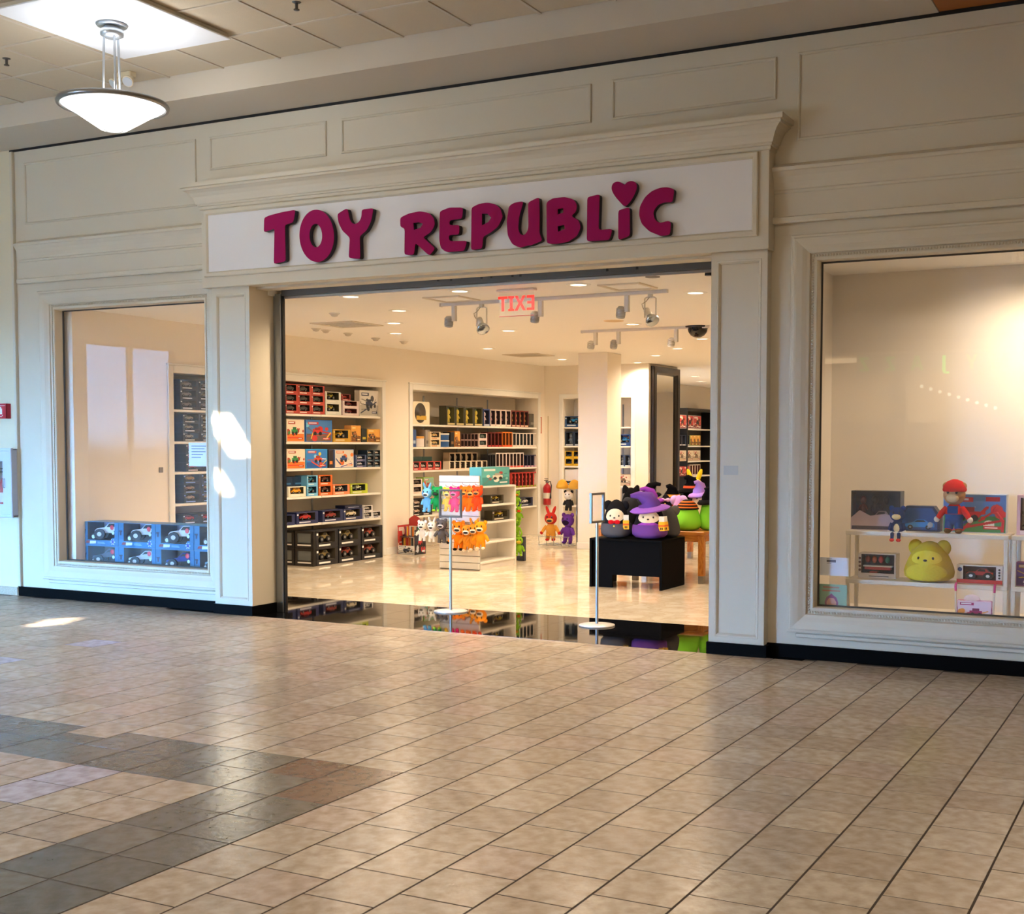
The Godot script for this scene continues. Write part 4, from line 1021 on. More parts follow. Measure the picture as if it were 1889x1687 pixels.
	run_of("L", X, S[3], 338, 438, 3, 3, 0.11, 0.24, "win", ["1c2226", "56524a", "b39066", "8fa8e0"], "grey-green box with a tan model car, fourth shelf, " + wz)
	run_of("L", X, S[4], 336, 436, 3, 2, 0.115, 0.24, "win", ["16181a", "4e4240", "c03a30", "c9d6f0"], "black box with a bright red model car, lowest shelf, " + wz)
	# second bay
	var g = "second wall bay"
	S = [1.89, 1.55, 1.2, 0.85, 0.52]
	run_of("L", X, S[0], 762, 793, 1, 1, 0.34, 0.1, "plain", ["ece0c2", "c9a23c"], "square white box with a big dark wheel print, top shelf, " + g)
	var p0 = at_x(780, 770, X)
	var ds = taken["toy_carton"]
	part(get_node("toy_carton" if ds == 0 else "toy_carton_%03d" % ds), "wheel_print", MB.new().lathe(V2([[0, 0.003], [0.05, 0.003], [0.05, 0.001], [0.15, 0.001], [0.15, 0]]), 28, Transform3D(Basis(Vector3.RIGHT, PI / 2), V(-0.03, 0.17, 0.05))), mat("4a443a", 0.5))
	run_of("L", X, S[0], 824, 891, 4, 1, 0.3, 0.14, "fig", ["3a3a2a", "57532e", "d9c24a", "d8c890"], "dark box with a yellow-headed figure, top shelf, " + g)
	run_of("L", X, S[0], 892, 904, 1, 1, 0.28, 0.14, "fig", ["2c3e74", "28304a", "c8b0b0", "d0d4e8"], "blue figure box, top shelf, " + g)
	run_of("L", X, S[0], 905, 943, 4, 1, 0.28, 0.14, "fig", ["c9b6aa", "3a2e34", "8a5a66", "f0d8c8"], "white and plum figure box, top shelf, " + g)
	run_of("L", X, S[0], 944, 975, 4, 1, 0.28, 0.14, "fig", ["7a2a22", "2a1a20", "c9a83a", "e8c8a8"], "dark red and gold figure box, top shelf, " + g)
	run_of("L", X - 0.05, S[0], 976, 990, 1, 1, 0.24, 0.1, "plain", ["55524a", "8a867a"], "grey box at the far end of the top shelf of the " + g)
	run_of("L", X, S[1], 761, 768, 1, 1, 0.26, 0.15, "plain", ["2f4f8a", "a9c0d8"], "narrow blue box at the near end of the second shelf, " + g)
	run_of("L", X - 0.02, S[1], 769, 784, 1, 1, 0.16, 0.14, "tub", ["e6dcd6", "d99a3a"], "white jar with an orange lid, second shelf, " + g)
	run_of("L", X - 0.04, S[1], 785, 793, 1, 1, 0.26, 0.12, "plain", ["9c948c", "6a645c"], "grey wrapped box, second shelf, " + g)
	run_of("L", X, S[1], 794, 813, 1, 2, 0.115, 0.16, "win", ["e8d6b4", "5c5040", "c9a86a", "d88a4a"], "cream box with a tan toy car, second shelf, " + g)
	run_of("L", X, S[1], 814, 830, 1, 2, 0.105, 0.16, "tub", ["2f5a94", "e8e6e0"], "blue tub with a white lid stacked, second shelf, " + g)
	run_of("L", X, S[1], 831, 838, 1, 1, 0.23, 0.14, "plain", ["1c1816", "8a6a3a"], "narrow black box, second shelf, " + g)
	run_of("L", X, S[1], 839, 849, 1, 1, 0.25, 0.14, "print", ["d98a3a", 4], "tall orange box, second shelf, " + g)
	run_of("L", X, S[1], 850, 882, 5, 2, 0.105, 0.14, "fig", ["6a4a44", "3a2624", "8f6a62", "b89a90"], "small maroon figure box, second shelf, " + g)
	run_of("L", X, S[1], 883, 899, 1, 2, 0.11, 0.14, "win", ["e9cfc4", "2c3a30", "5a6a5a", "f0e0d8"], "pale pink box with a dark oval window, second shelf, " + g)
	run_of("L", X, S[1], 900, 926, 4, 1, 0.24, 0.14, "fig", ["6a1712", "3a0d0a", "c99a5a", "c02a1c"], "dark red and gold figure box, second shelf, " + g)
	run_of("L", X, S[1], 927, 945, 3, 1, 0.25, 0.14, "fig", ["d97a22", "5a2a10", "e8b23a", "d83a1c"], "orange and yellow figure box, second shelf, " + g)
	run_of("L", X, S[1], 946, 991, 7, 1, 0.24, 0.14, "fig", ["d9cfc4", "2a3236", "c8c0bc", "e8d8c8"], "white and black figure box, second shelf, " + g)
	run_of("L", X - 0.16, S[2], 762, 797, 2, 1, 0.2, 0.12, "plain", ["2e6a68", "4f9a98"], "teal box behind the red-edged boxes, third shelf of the " + g)
	run_of("L", X, S[2], 762, 814, 4, 1, 0.13, 0.14, "win", ["c23a30", "4c4a48", "c9b8b0", "f0d2c8"], "red-edged boxed toy car, third shelf, " + g)
	run_of("L", X - 0.16, S[2], 829, 881, 5, 1, 0.26, 0.12, "fig", ["c9b49a", "3a322a", "9a8a74", "e8dcc8"], "cream and black figure box in the rear row of the third shelf, " + g)
	run_of("L", X, S[2], 829, 899, 7, 1, 0.125, 0.12, "fig", ["e6d8c2", "4c4038", "a89a88", "d9b8a0"], "small cream figure box in the front row of the third shelf, " + g)
	run_of("L", X, S[2], 900, 914, 3, 1, 0.23, 0.14, "fig", ["23262c", "14161a", "8a8c90", "c0c4c8"], "black and grey figure box, third shelf, " + g)
	run_of("L", X, S[2], 915, 966, 8, 1, 0.25, 0.14, "fig", ["d4c8c0", "3c2c2a", "b07a70", "e04a3a"], "white figure box with a red foot, third shelf, " + g)
	run_of("L", X, S[2], 967, 991, 4, 1, 0.21, 0.14, "fig", ["1c2444", "141a30", "d98ab0", "e0a8c0"], "navy and pink figure box at the far end of the third shelf, " + g)
	run_of("L", X, S[3], 761, 779, 1, 2, 0.11, 0.16, "win", ["e8dcd0", "2c2622", "5a4a42", "d8c8b8"], "white box with a dark toy car, fourth shelf, " + g)
	run_of("L", X, S[3], 781, 800, 1, 1, 0.24, 0.14, "print", ["8fb84a", 12], "green printed box behind the hanging plush, fourth shelf of the " + g)
	run_of("L", X, S[3], 944, 991, 7, 1, 0.26, 0.12, "fig", ["b8302a", "5a1c18", "d8684a", "8fae3a"], "red and green figure box, fourth shelf, " + g)
	run_of("L", X, S[4], 761, 797, 2, 2, 0.125, 0.18, "win", ["201c1e", "4a4038", "d9c0b0", "f0e8e0"], "black box with a pale toy car, lowest shelf, " + g)
	run_of("L", X, S[4], 959, 983, 1, 1, 0.15, 0.16, "win", ["1e2848", "2e3038", "d8d8d8", "e0e4f0"], "navy window box with a white toy car alone, lowest shelf, " + g)
	# niche in the back wall
	var ZB = -19.74
	var n3 = "back niche"
	S = [1.9, 1.57, 1.215, 0.88, 0.52]
	run_of("B", ZB, S[0], 1042, 1105, 2, 1, 0.19, 0.2, "win", ["244a7a", "20303e", "2a8fd0", "dfe6ea", "truck"], "blue window box with a blue toy truck, top shelf, " + n3)
	run_of("B", ZB, S[1], 1042, 1092, 3, 1, 0.25, 0.2, "fig", ["28384e", "1a2430", "7a8a9a", "c0ccd8"], "dark blue figure box, second shelf, " + n3)
	run_of("B", ZB, S[1], 1139, 1164, 1, 1, 0.2, 0.2, "win", ["2a4a86", "1c2a44", "3a9ad8", "e6ecf0", "buggy"], "blue window box right of the column, second shelf of the " + n3)
	run_of("B", ZB, S[2], 1042, 1072, 2, 2, 0.13, 0.2, "win", ["c9a020", "2c2a26", "3a4a6a", "e8c030"], "yellow-edged boxed toy car, third shelf, " + n3)
	run_of("B", ZB, S[2], 1140, 1164, 2, 1, 0.2, 0.2, "fig", ["3c4a66", "2a323e", "9aa4b4", "e0d8d0"], "grey-blue figure box right of the column, third shelf of the " + n3)
	run_of("B", ZB, S[3], 1042, 1064, 1, 2, 0.13, 0.2, "win", ["26344c", "1a2230", "3a7ab8", "c8d4e0"], "dark boxed toy car, fourth shelf, " + n3)
	run_of("B", ZB, S[3], 1138, 1165, 1, 1, 0.2, 0.16, "print", ["b89468", 14], "brown printed carton right of the column, fourth shelf of the " + n3)
	# black shelf unit in the deeper room
	var u = thing("shelf_unit", "tall black shelf unit on the far wall beside the mirror", "shelves", "", V(-10.749, 0, -27.47))
	u.rotation.y = PI / 2
	var K = M.black
	part(u, "side_panel", bx(V(-0.84, 0, 0), V(-0.79, 2.43, 0.3), 0.003), K)
	part(u, "side_panel", bx(V(0.79, 0, 0), V(0.84, 2.43, 0.3), 0.003), K)
	part(u, "top_panel", bx(V(-0.79, 2.36, 0), V(0.79, 2.43, 0.3), 0.003), K)
	part(u, "back_panel", bx(V(-0.79, 0, 0), V(0.79, 2.36, 0.015)), mat("3a342e", 0.6))
	for y in [1.96, 1.57, 1.22, 0.88, 0.5]: part(u, "shelf_board", bx(V(-0.788, y - 0.03, 0.016), V(0.788, y, 0.295), 0.003), M.shelf)
	var XK = -10.47
	run_of("L", XK, 1.962, 1251, 1293, 3, 1, 0.3, 0.2, "print", ["d8d0c8", 8], "large red and white printed box on the top shelf of the black shelf unit")
	run_of("L", XK, 1.572, 1251, 1272, 3, 1, 0.24, 0.2, "fig", ["1c2438", "141824", "c0b8b0", "d0c8c0"], "dark figure box on the second shelf of the black shelf unit")
	run_of("L", XK, 1.572, 1273, 1292, 3, 1, 0.24, 0.16, "print", ["9ab04a", 4], "yellow-green book-like box on the second shelf of the black shelf unit")
	run_of("L", XK, 1.222, 1252, 1292, 3, 1, 0.24, 0.16, "print", ["d0bca8", 14], "cream printed box on the third shelf of the black shelf unit")
	run_of("L", XK, 0.882, 1252, 1272, 2, 1, 0.22, 0.18, "print", ["8a2a22", 8], "dark red box on the fourth shelf of the black shelf unit")
	run_of("L", XK, 0.882, 1273, 1292, 4, 1, 0.25, 0.16, "fig", ["c8b8a8", "5a2a24", "c84a3a", "e0d0c0"], "white and red figure box on the fourth shelf of the black shelf unit")
	# mirror at the end of the back wall
	var mr = thing("wall_mirror", "tall black-framed mirror on the end of the back wall", "mirror", "", V(-8.438, 0.1, -20.38))
	mr.rotation.y = PI / 2
	part(mr, "frame", ring(MB.new(), -0.6, 0.6, 0.0, 2.84, V2([[0, 0], [0, 0.06], [0.02, 0.07], [0.11, 0.07], [0.13, 0.05], [0.14, 0.02]])), mat("1c1410", 0.25))
	part(mr, "mirror_glass", bx(V(-0.47, 0.13, 0.002), V(0.47, 2.71, 0.022)), mat("e8e4da", 0.02, 1.0))
# ---------------------------------------------------------------- plush toys
var EGG = [[0, 0], [0.2, 0.004], [0.36, 0.035], [0.455, 0.12], [0.47, 0.24], [0.445, 0.38], [0.395, 0.54], [0.335, 0.7], [0.26, 0.84], [0.16, 0.94], [0.07, 0.988], [0, 1.0]]
func egg_r(y):
	for k in EGG.size() - 1:
		if y <= EGG[k + 1][1]: return lerpf(EGG[k][0], EGG[k + 1][0], clampf((y - EGG[k][1]) / maxf(1e-5, EGG[k + 1][1] - EGG[k][1]), 0, 1))
	return 0.0
func egg_pt(ang, y, off, w, h): return V((egg_r(y) + off) * sin(ang) * w, y * h, (egg_r(y) + off) * cos(ang) * w)
func egg_patch(mb, ac, yc, ar, yr, off, w, h, b0 = 0.0):   # an oval of cloth lying on the egg
	var R = 5; var S = 18
	var pt = func(i, j):
		var rho = i / float(R); var ph = TAU * j / S
		return egg_pt(ac + ar * rho * cos(ph), clampf(yc + yr * rho * sin(ph), 0.01, 0.97), off * (1.15 - rho * rho) if off > 0 else 0.004, w, h)
	for i in R:
		for j in S:
			var a = pt.call(i, j); var b = pt.call(i, j + 1); var c = pt.call(i + 1, j + 1); var d = pt.call(i + 1, j)
			var nn = V(a.x + c.x, (a.y + c.y - h) * 0.5, a.z + c.z).normalized()
			if i > 0: mb.tri(a, b, c, nn, nn, nn)
			mb.tri(a, c, d, nn, nn, nn)
	return mb
func egg_plush(at, turn, w, h, o, label, group):
	var t = thing("plush_toy", label, "plush toy", group, at, turn)
	var W = w / 0.94
	part(t, "body", MB.new().lathe(V2(EGG).map(func(p): return p * Vector2(W, h)), 28), plushmat(o.body))
	if o.has("belly"): part(t, "belly", egg_patch(MB.new(), 0, 0.25, 0.95, 0.22, 0.022, W, h), plushmat(o.belly))
	if o.has("coat"): part(t, "coat", MB.new().lathe(V2(EGG.slice(1, 6)).map(func(p): return p * Vector2(W, h) + Vector2(0.012, 0.002)), 28), plushmat(o.coat))
	if o.has("face"):
		var yf = o.get("fy", 0.6)
		var f = part(t, "face", egg_patch(MB.new(), 0, yf, 0.85, 0.17, 0.03, W, h), plushmat(o.face))
		for s in [-1, 1]: part(f, "eye", MB.new().ell(egg_pt(s * 0.34, yf - 0.015, 0.03, W, h), V(0.009, 0.012, 0.006), 8, 6), mat("0c0a09", 0.15))
		part(f, "nose", MB.new().ell(egg_pt(0, yf - 0.065, 0.036, W, h), V(0.014, 0.009, 0.008), 8, 6), mat(o.get("nose", "241a16"), 0.3))
	if o.has("ear"):
		for s in [-1, 1]:
			if o.get("pointed", false):
				part(t, "ear", MB.new().lathe(V2([[0.055, 0], [0.045, 0.04], [0.02, 0.09], [0, 0.1]]), 10, Transform3D(Basis(Vector3.BACK, -s * 0.3), egg_pt(s * 1.57, 0.86, -0.06, W, h))), plushmat(o.ear))
			else:
				part(t, "ear", MB.new().ell(egg_pt(s * 1.57, 0.84, 0.0, W, h), V(0.055, 0.06, 0.03), 12, 8), plushmat(o.ear))
	if o.has("hat"):
		var hy = h * 0.8
		part(t, "hat_brim", MB.new().lathe(V2([[0.30 * W, -0.01], [0.52 * W, -0.02], [0.56 * W, -0.005], [0.5 * W, 0.012], [0.3 * W, 0.03]]), 24, Transform3D(Basis(Vector3.BACK, o.get("tilt", 0.12)) * Basis(Vector3.RIGHT, 0.12), V(0, hy, 0))), plushmat(o.get("brim", o.hat)))
		var tip = o.get("tip", 0.5)
		part(t, "hat_crown", MB.new().tube([V(0, hy - 0.02, 0), V(-0.01, hy + 0.06, 0), V(-0.03 * tip, hy + 0.11, 0.01), V(-0.14 * tip, hy + 0.15, 0.02), V(-0.24 * tip, hy + 0.14, 0.03)], [0.34 * W, 0.3 * W, 0.22 * W, 0.11 * W, 0.02], 14), plushmat(o.hat))
		if o.has("band"): part(t, "hat_band", MB.new().lathe(V2([[0.345 * W, 0], [0.33 * W, 0.03]]), 20, Transform3D(Basis(), V(0, hy + 0.015, 0))), plushmat(o.band))
	if o.has("cap"):   # knitted striped cap
		for k in 7:
			var y0 = 0.68 + k * 0.045; var y1 = y0 + 0.046
			part(t, "cap_stripe", MB.new().lathe(V2([[egg_r(y0) * W + 0.014, y0 * h], [egg_r((y0 + y1) / 2) * W + 0.02, (y0 + y1) / 2 * h], [egg_r(minf(y1, 0.995)) * W + 0.014, y1 * h]]), 22), plushmat(o.cap[k % 2]))
	if o.has("bow"):
		var c = egg_pt(0, o.get("bow_y", 0.43), 0.05, W, h)
		part(t, "bow", MB.new().ell(c + V(-0.035, 0, 0), V(0.034, 0.024, 0.016), 10, 6).ell(c + V(0.035, 0, 0), V(0.034, 0.024, 0.016), 10, 6).ell(c, V(0.014, 0.014, 0.018), 8, 6), plushmat(o.bow))
		part(t, "button", MB.new().ell(c + V(0, -0.045, 0.008), V(0.01, 0.01, 0.006), 8, 5), mat("e8d24a", 0.3))
	if o.has("tag"):
		for k in o.tag:
			var a = 0.85 + 0.3 * k
			var c = egg_pt(a, 0.52, 0.05, W, h)
			var g = part(t, "paper_tag", MB.new().box(V(-0.03, -0.05, -0.0015), V(0.03, 0.04, 0.0015)).turned(Transform3D(Basis(Vector3.UP, 0.15) * Basis(Vector3.BACK, 0.12 * k), c + V(0.01, 0, 0.03))), mat("f0ead8", 0.6))
			part(g, "price_card", MB.new().box(V(-0.034, -0.12, 0.0018), V(0.034, -0.02, 0.0032)).turned(Transform3D(Basis(Vector3.UP, 0.15) * Basis(Vector3.BACK, 0.12 * k), c + V(0.01, 0, 0.03))), mat("f5b81e", 0.5))
			part(g, "price_stripe", MB.new().box(V(-0.034, -0.075, 0.0034), V(0.034, -0.055, 0.004)).turned(Transform3D(Basis(Vector3.UP, 0.15) * Basis(Vector3.BACK, 0.12 * k), c + V(0.01, 0, 0.03))), mat("e8641e", 0.5))
			part(g, "price_figures", MB.new().box(V(-0.014, -0.11, 0.0034), V(-0.002, -0.085, 0.004)).box(V(0.003, -0.11, 0.0034), V(0.015, -0.085, 0.004)).turned(Transform3D(Basis(Vector3.UP, 0.15) * Basis(Vector3.BACK, 0.12 * k), c + V(0.01, 0, 0.03))), mat("3a2408", 0.6))
	return t
func doll(at, turn, h, o, label, group, pose = "hang"):   # a soft animal with head, ears, arms and legs; its base is at its feet
	var t = thing("plush_animal", label, "plush toy", group, at, turn)
	var s = h
	var b = MB.new().ell(V(0, 0.36, 0) * s, V(0.16, 0.2, 0.12) * s, 14, 10)
	if pose == "sit":
		for k in [-1, 1]: b.tube([V(k * 0.07, 0.24, 0.05) * s, V(k * 0.085, 0.2, 0.2) * s, V(k * 0.085, 0.06, 0.22) * s], [0.05 * s, 0.05 * s, 0.042 * s], 10)
	else:
		for k in [-1, 1]: b.tube([V(k * 0.075, 0.26, 0) * s, V(k * 0.09, 0.12, 0.01) * s, V(k * 0.095, 0.04, 0.03) * s], [0.075 * s, 0.066 * s, 0.06 * s], 10)
	var spread = o.get("spread", 0.5)
	for k in [-1, 1]: b.tube([V(k * 0.13, 0.46, 0) * s, V(k * (0.16 + 0.08 * spread), 0.36, 0.03) * s, V(k * (0.17 + 0.14 * spread), 0.27, 0.05) * s], [0.06 * s, 0.055 * s, 0.045 * s], 10)
	part(t, "body", b, plushmat(o.body))
	var hd = part(t, "head", MB.new().ell(V(0, 0.7, 0.01) * s, V(0.2, 0.19, 0.17) * s, 16, 11), plushmat(o.get("head", o.body)))
	part(hd, "muzzle", MB.new().ell(V(0, 0.65, 0.13) * s, V(0.12, 0.085, 0.07) * s, 12, 8), plushmat(o.get("muzzle", o.body)))
	if o.has("mouth"): part(hd, "mouth", MB.new().ell(V(0, 0.635, 0.175) * s, V(0.085, 0.045, 0.035) * s, 12, 6), mat(o.mouth, 0.6))
	for k in [-1, 1]: part(hd, "eye", MB.new().ell(V(k * 0.075, 0.75, 0.165) * s, V(0.024, 0.032, 0.014) * s, 8, 6), mat(o.get("eye", "141210"), 0.15))
	for k in [-1, 1]:
		var e = o.get("ears", "round")
		if e == "long": part(hd, "ear", MB.new().ell(V(k * 0.1, 0.94, 0) * s, V(0.05, 0.16, 0.03) * s, 10, 8, Basis(Vector3.BACK, -k * 0.35)), plushmat(o.get("ear", o.body)))
		else: part(hd, "ear", MB.new().ell(V(k * 0.15, 0.86, 0) * s, V(0.07, 0.07, 0.035) * s, 10, 8), plushmat(o.get("ear", o.body)))
	if o.has("belly"): part(t, "belly", MB.new().ell(V(0, 0.35, 0.06) * s, V(0.1, 0.14, 0.07) * s, 12, 8), plushmat(o.belly))
	if o.has("foot"):
		for k in [-1, 1]:
			part(t, "foot", MB.new().ell((V(k * 0.085, 0.045, 0.25) if pose == "sit" else V(k * 0.1, 0.04, 0.06)) * s, V(0.065, 0.045, 0.085) * s, 10, 7), plushmat(o.foot))
	if o.has("hand"):
		for k in [-1, 1]: part(t, "hand", MB.new().ell(V(k * (0.18 + 0.15 * spread), 0.25, 0.055) * s, V(0.055, 0.055, 0.05) * s, 10, 7), plushmat(o.hand))
	if o.has("trousers"):
		var q = MB.new().ell(V(0, 0.3, 0) * s, V(0.168, 0.15, 0.128) * s, 14, 8)
		for k in [-1, 1]: q.tube([V(k * 0.075, 0.27, 0) * s, V(k * 0.09, 0.12, 0.012) * s, V(k * 0.094, 0.08, 0.02) * s], [0.086 * s, 0.08 * s, 0.078 * s], 12)
		part(t, "trousers", q.box(V(-0.09, 0.36, 0.09) * s, V(0.09, 0.5, 0.135) * s), plushmat(o.trousers))
	if o.has("beanie"): part(hd, "woollen_hat", MB.new().lathe(V2([[0.2, 0.76], [0.215, 0.79], [0.2, 0.86], [0.14, 0.94], [0.05, 0.98], [0, 0.985]]).map(func(p): return p * s), 18), plushmat(o.beanie))
	return t
# ---------------------------------------------------------------- things standing in the shop
func sign_stand(at, label, fw, fh, fy, turn):
	var t = thing("sign_stand", label, "stand", "", at, turn)
	part(t, "base", MB.new().lathe(V2([[0.155, 0.0], [0.16, 0.004], [0.158, 0.012], [0.03, 0.02], [0, 0.02]]), 36), mat("d4d2d0", 0.35, 0.3))
	part(t, "pole", MB.new().tube([V(0, 0.018, 0), V(0, fy, 0)], 0.013, 14), mat("b4b8be", 0.3, 0.8))
	part(t, "frame", ring(MB.new(), -fw / 2, fw / 2, fy, fy + fh, V2([[0, -0.01], [0, 0.01], [0.003, 0.012], [0.016, 0.012], [0.019, 0.008], [0.019, -0.01]])).box(V(-fw / 2, fy, -0.012), V(fw / 2, fy + 0.018, -0.01)).box(V(-fw / 2, fy + fh - 0.018, -0.012), V(fw / 2, fy + fh, -0.01)), mat("6f6a66", 0.35, 0.7))
	part(t, "cover_sheet", bx(V(-fw / 2 + 0.019, fy + 0.019, -0.002), V(fw / 2 - 0.019, fy + fh - 0.019, 0.0)), M.clear)
func shop_floor_things():
	sign_stand(V(-6.36, 0, -10.09), "grey sign stand with an empty frame in front of the hanging plush", 0.225, 0.27, 0.90, 0.28)
	sign_stand(V(-4.725, 0, -9.9), "grey sign stand with an empty frame turned sideways before the black table", 0.225, 0.265, 0.91, 1.47)
	# display gondola with a slat-wall end
	var g = thing("display_gondola", "white display gondola with slatted end panel and open shelves", "shelves", "", V(-8.41, 0, -14.02))
	var hx = 0.285; var z1 = 0.48; var z0 = -0.47
	for k in 14: part(g, "slat", bx(V(-hx - 0.01, 0.012 + k * 0.085, z1 - 0.022), V(hx + 0.01, 0.012 + k * 0.085 + 0.077, z1), 0.003), M.shelf)
	part(g, "slat_backing", bx(V(-hx - 0.01, 0.0, z1 - 0.03), V(hx + 0.01, 1.2, z1 - 0.022)), mat("8d867c", 0.6))
	part(g, "back_board", bx(V(-0.01, 0.02, z0), V(0.01, 1.05, z1 - 0.03)), M.shelf)
	part(g, "end_panel", bx(V(-hx, 0, z0 - 0.025), V(hx, 1.06, z0), 0.003), M.shelf)
	part(g, "side_panel", bx(V(-hx, 0, z1 - 0.055), V(hx, 1.06, z1 - 0.031)), M.shelf)
	for y in [1.04, 0.80, 0.58, 0.325, 0.075]: part(g, "shelf_board", bx(V(-hx + 0.002, y, z0 + 0.001), V(hx - 0.002, y + 0.024, z1 - 0.056), 0.003), M.shelf)
	part(g, "kick_board", bx(V(-hx + 0.02, 0.0, z0), V(hx - 0.02, 0.074, z1 - 0.056)), M.shelf)
	run_of("L", -8.135, 1.066, 888, 940, 1, 1, 0.235, 0.18, "print", ["58aeb2", 7], "flat teal playset box standing on top of the white gondola")
	for k in 2: run_of("L", -8.17, [0.826, 0.606][k], [905, 908][k], [929, 940][k], 1, 1, [0.11, 0.125][k], 0.12, "win", ["3a3626", "544c34", "d2b12c", "e8dfc8", "buggy"], "dark box with a yellow toy buggy on the %s shelf of the white gondola" % ["upper", "second"][k])
	# soft animals hanging on the slat wall
	var zs = -13.46
	var hang = [[788, 900, 945, "6fb6e6", "long", "light blue plush rabbit", "d8ecf6"], [806, 898, 944, "1f8f4c", "round", "green plush animal with lime feet", "173a20"], [827, 900, 944, "efc62a", "round", "yellow plush animal behind the sign stand frame", "f6e08a"], [839, 899, 945, "e61f78", "round", "hot pink plush animal behind the sign stand frame", "f08ab4"], [858, 897, 944, "ee6a1a", "round", "orange plush animal with a wide black smile", "f09a4a"], [870, 899, 944, "f0701c", "round", "plain orange plush animal", "f6a860"], [881, 897, 943, "ea4a20", "round", "red-orange plush animal", "f28a50"]]
	for d in hang:
		var a = at_z(d[0], d[1], zs); var b = at_z(d[0], d[2], zs)
		var hh = (a.y - b.y) / 0.9
		doll(V(a.x, b.y, zs), 0.15, hh, {"body": d[3], "muzzle": d[6], "ears": d[4], "spread": 0.15, "foot": "a8d83a" if d[3] == "1f8f4c" else d[3], "mouth": "0e0a0a"}, "%s hanging in the gondola's upper row" % d[5], "plush animals hanging in the upper row")
		peg(V(a.x, b.y + hh * 0.9, -13.54))
	hang = [[779, 961, 1000, "efeae0", "round", "white plush animal with big dark eyes, outermost", "e8e4dc"], [797, 962, 1002, "f4efe2", "long", "small white plush rabbit", "f6f2e8"], [815, 958, 1004, "5c5a5e", "round", "grey and black plush animal", "cfc8c8"], [846, 962, 1016, "ee7a16", "round", "orange plush animal with black paws and a wide grin", "e8c8a8"], [862, 968, 1018, "d98a2a", "round", "tan striped plush animal with white face", "efe6d6"], [875, 966, 1016, "cf7f24", "long", "brown plush animal with dangling striped legs", "e8d8c0"], [887, 962, 1014, "f0921e", "round", "orange plush animal with a pale trailing tail", "f2e0c4"]]
	for d in hang:
		var a = at_z(d[0], d[1], zs); var b = at_z(d[0], d[2], zs)
		var hh = (a.y - b.y) / 0.9
		var o = {"body": d[3], "muzzle": d[6], "ears": d[4], "spread": 0.7, "mouth": "14100e"}
		if d[0] == 846: o.foot = "18120e"; o.hand = "18120e"; o.spread = 1.0
		if d[0] > 850: o.foot = "e8dcc8"
		doll(V(a.x, b.y, zs), 0.2, hh, o, "%s hanging in the gondola's lower row" % d[5], "plush animals hanging in the lower row")
		peg(V(a.x, b.y + hh * 0.9, -13.54))
	var gy = [[906, 932], [935, 962], [958, 990], [990, 1026]]
	for k in 4:
		var a = at_z(953 + (k % 2) * 4, gy[k][0], -14.62); var b = at_z(953, gy[k][1], -14.62)
		doll(V(a.x, b.y, -14.62), 0.5, (a.y - b.y) / 0.9, {"body": "7fae28", "muzzle": ["d98a2a", "c83a24", "5c8a1c", "d0b03a"][k], "ears": ["round", "long"][k % 2], "foot": "a9c83c", "hand": "8fc03a", "spread": 0.4}, "green plush animal with %s muzzle hanging on the far end of the gondola" % ["orange", "red", "dark green", "yellow"][k], "green plush animals on the gondola's far end")
	var nb = at_z(956, 1012, -14.95)
	toybox("plain", ["2a3040", "c8ccd4"], 0.12, 0.33, 0.05, V(nb.x + 0.03, 0.003, -14.98), 0.0, "dark upright carton on the floor behind the green plush", "")
	# small card display of candy tubes against the left wall
	var c = thing("candy_display", "small cardboard floor display of toy tubes by the left wall", "display", "", V(-10.22, 0, -15.16))
	part(c, "side_card", bx(V(-0.15, 0, -0.14), V(-0.14, 0.42, 0.14)), arts[8])
	part(c, "side_card", bx(V(0.14, 0, -0.14), V(0.15, 0.36, 0.14)), arts[6])
	part(c, "front_card", bx(V(-0.14, 0, 0.12), V(0.14, 0.13, 0.14)), arts[3])
	part(c, "tray", bx(V(-0.14, 0.0, -0.14), V(0.14, 0.1, 0.119)).box(V(-0.14, 0.25, -0.14), V(0.14, 0.26, 0.1)), mat("4a3630", 0.6))
	part(c, "header_card", MB.new().prism(P2([[-0.14, 0.4], [0.06, 0.4], [0.06, 0.5], [0.02, 0.53], [-0.04, 0.56], [-0.1, 0.53], [-0.14, 0.5]]), -0.145, -0.135), mat("b8352a", 0.5))
	for k in 8: part(c, "toy_tube", MB.new().tube([V(-0.115 + 0.033 * k, 0.262, -0.02 + 0.03 * (k % 3)), V(-0.115 + 0.033 * k, 0.4, -0.02 + 0.03 * (k % 3))], 0.014, 8), mat(["c83a2a", "2a5ab0", "e8a52a", "e8e4dc", "2a2a2e", "d87a2a", "8a2a6a", "3a8a4a"][k], 0.3))
	for k in 6: part(c, "toy_tube", MB.new().tube([V(-0.11 + 0.044 * k, 0.105, 0.02), V(-0.11 + 0.044 * k, 0.235, 0.02)], 0.017, 8), mat(["e8b23a", "c83a2a", "d87a2a", "3a3a3e", "e8d8b8", "b02a2a"][k], 0.3))
	# extinguisher and call plate by the back corner
	extinguisher("wall_extinguisher", "red fire extinguisher hanging by the back corner of the shop", V(-10.33, 0.52, -19.58), 0.5)
	var cp = thing("call_plate", "narrow red-framed plate on the wall above the extinguisher", "sign", "", V(XL + 0.001, 1.79, -19.55), PI / 2)
	part(cp, "frame", ring(MB.new(), -0.035, 0.035, 0, 0.285, V2([[0, 0], [0, 0.008], [0.012, 0.008], [0.014, 0.002]])), mat("c8452c", 0.5))
	part(cp, "card", bx(V(-0.025, 0.01, 0), V(0.025, 0.275, 0.003)), mat("e8cfae", 0.6))
	# wire rack of plush left of the column
	var rk = thing("wire_rack", "low wire floor rack holding plush beside the column", "rack", "", V(-8.98, 0, -17.45))
	var wire = MB.new()
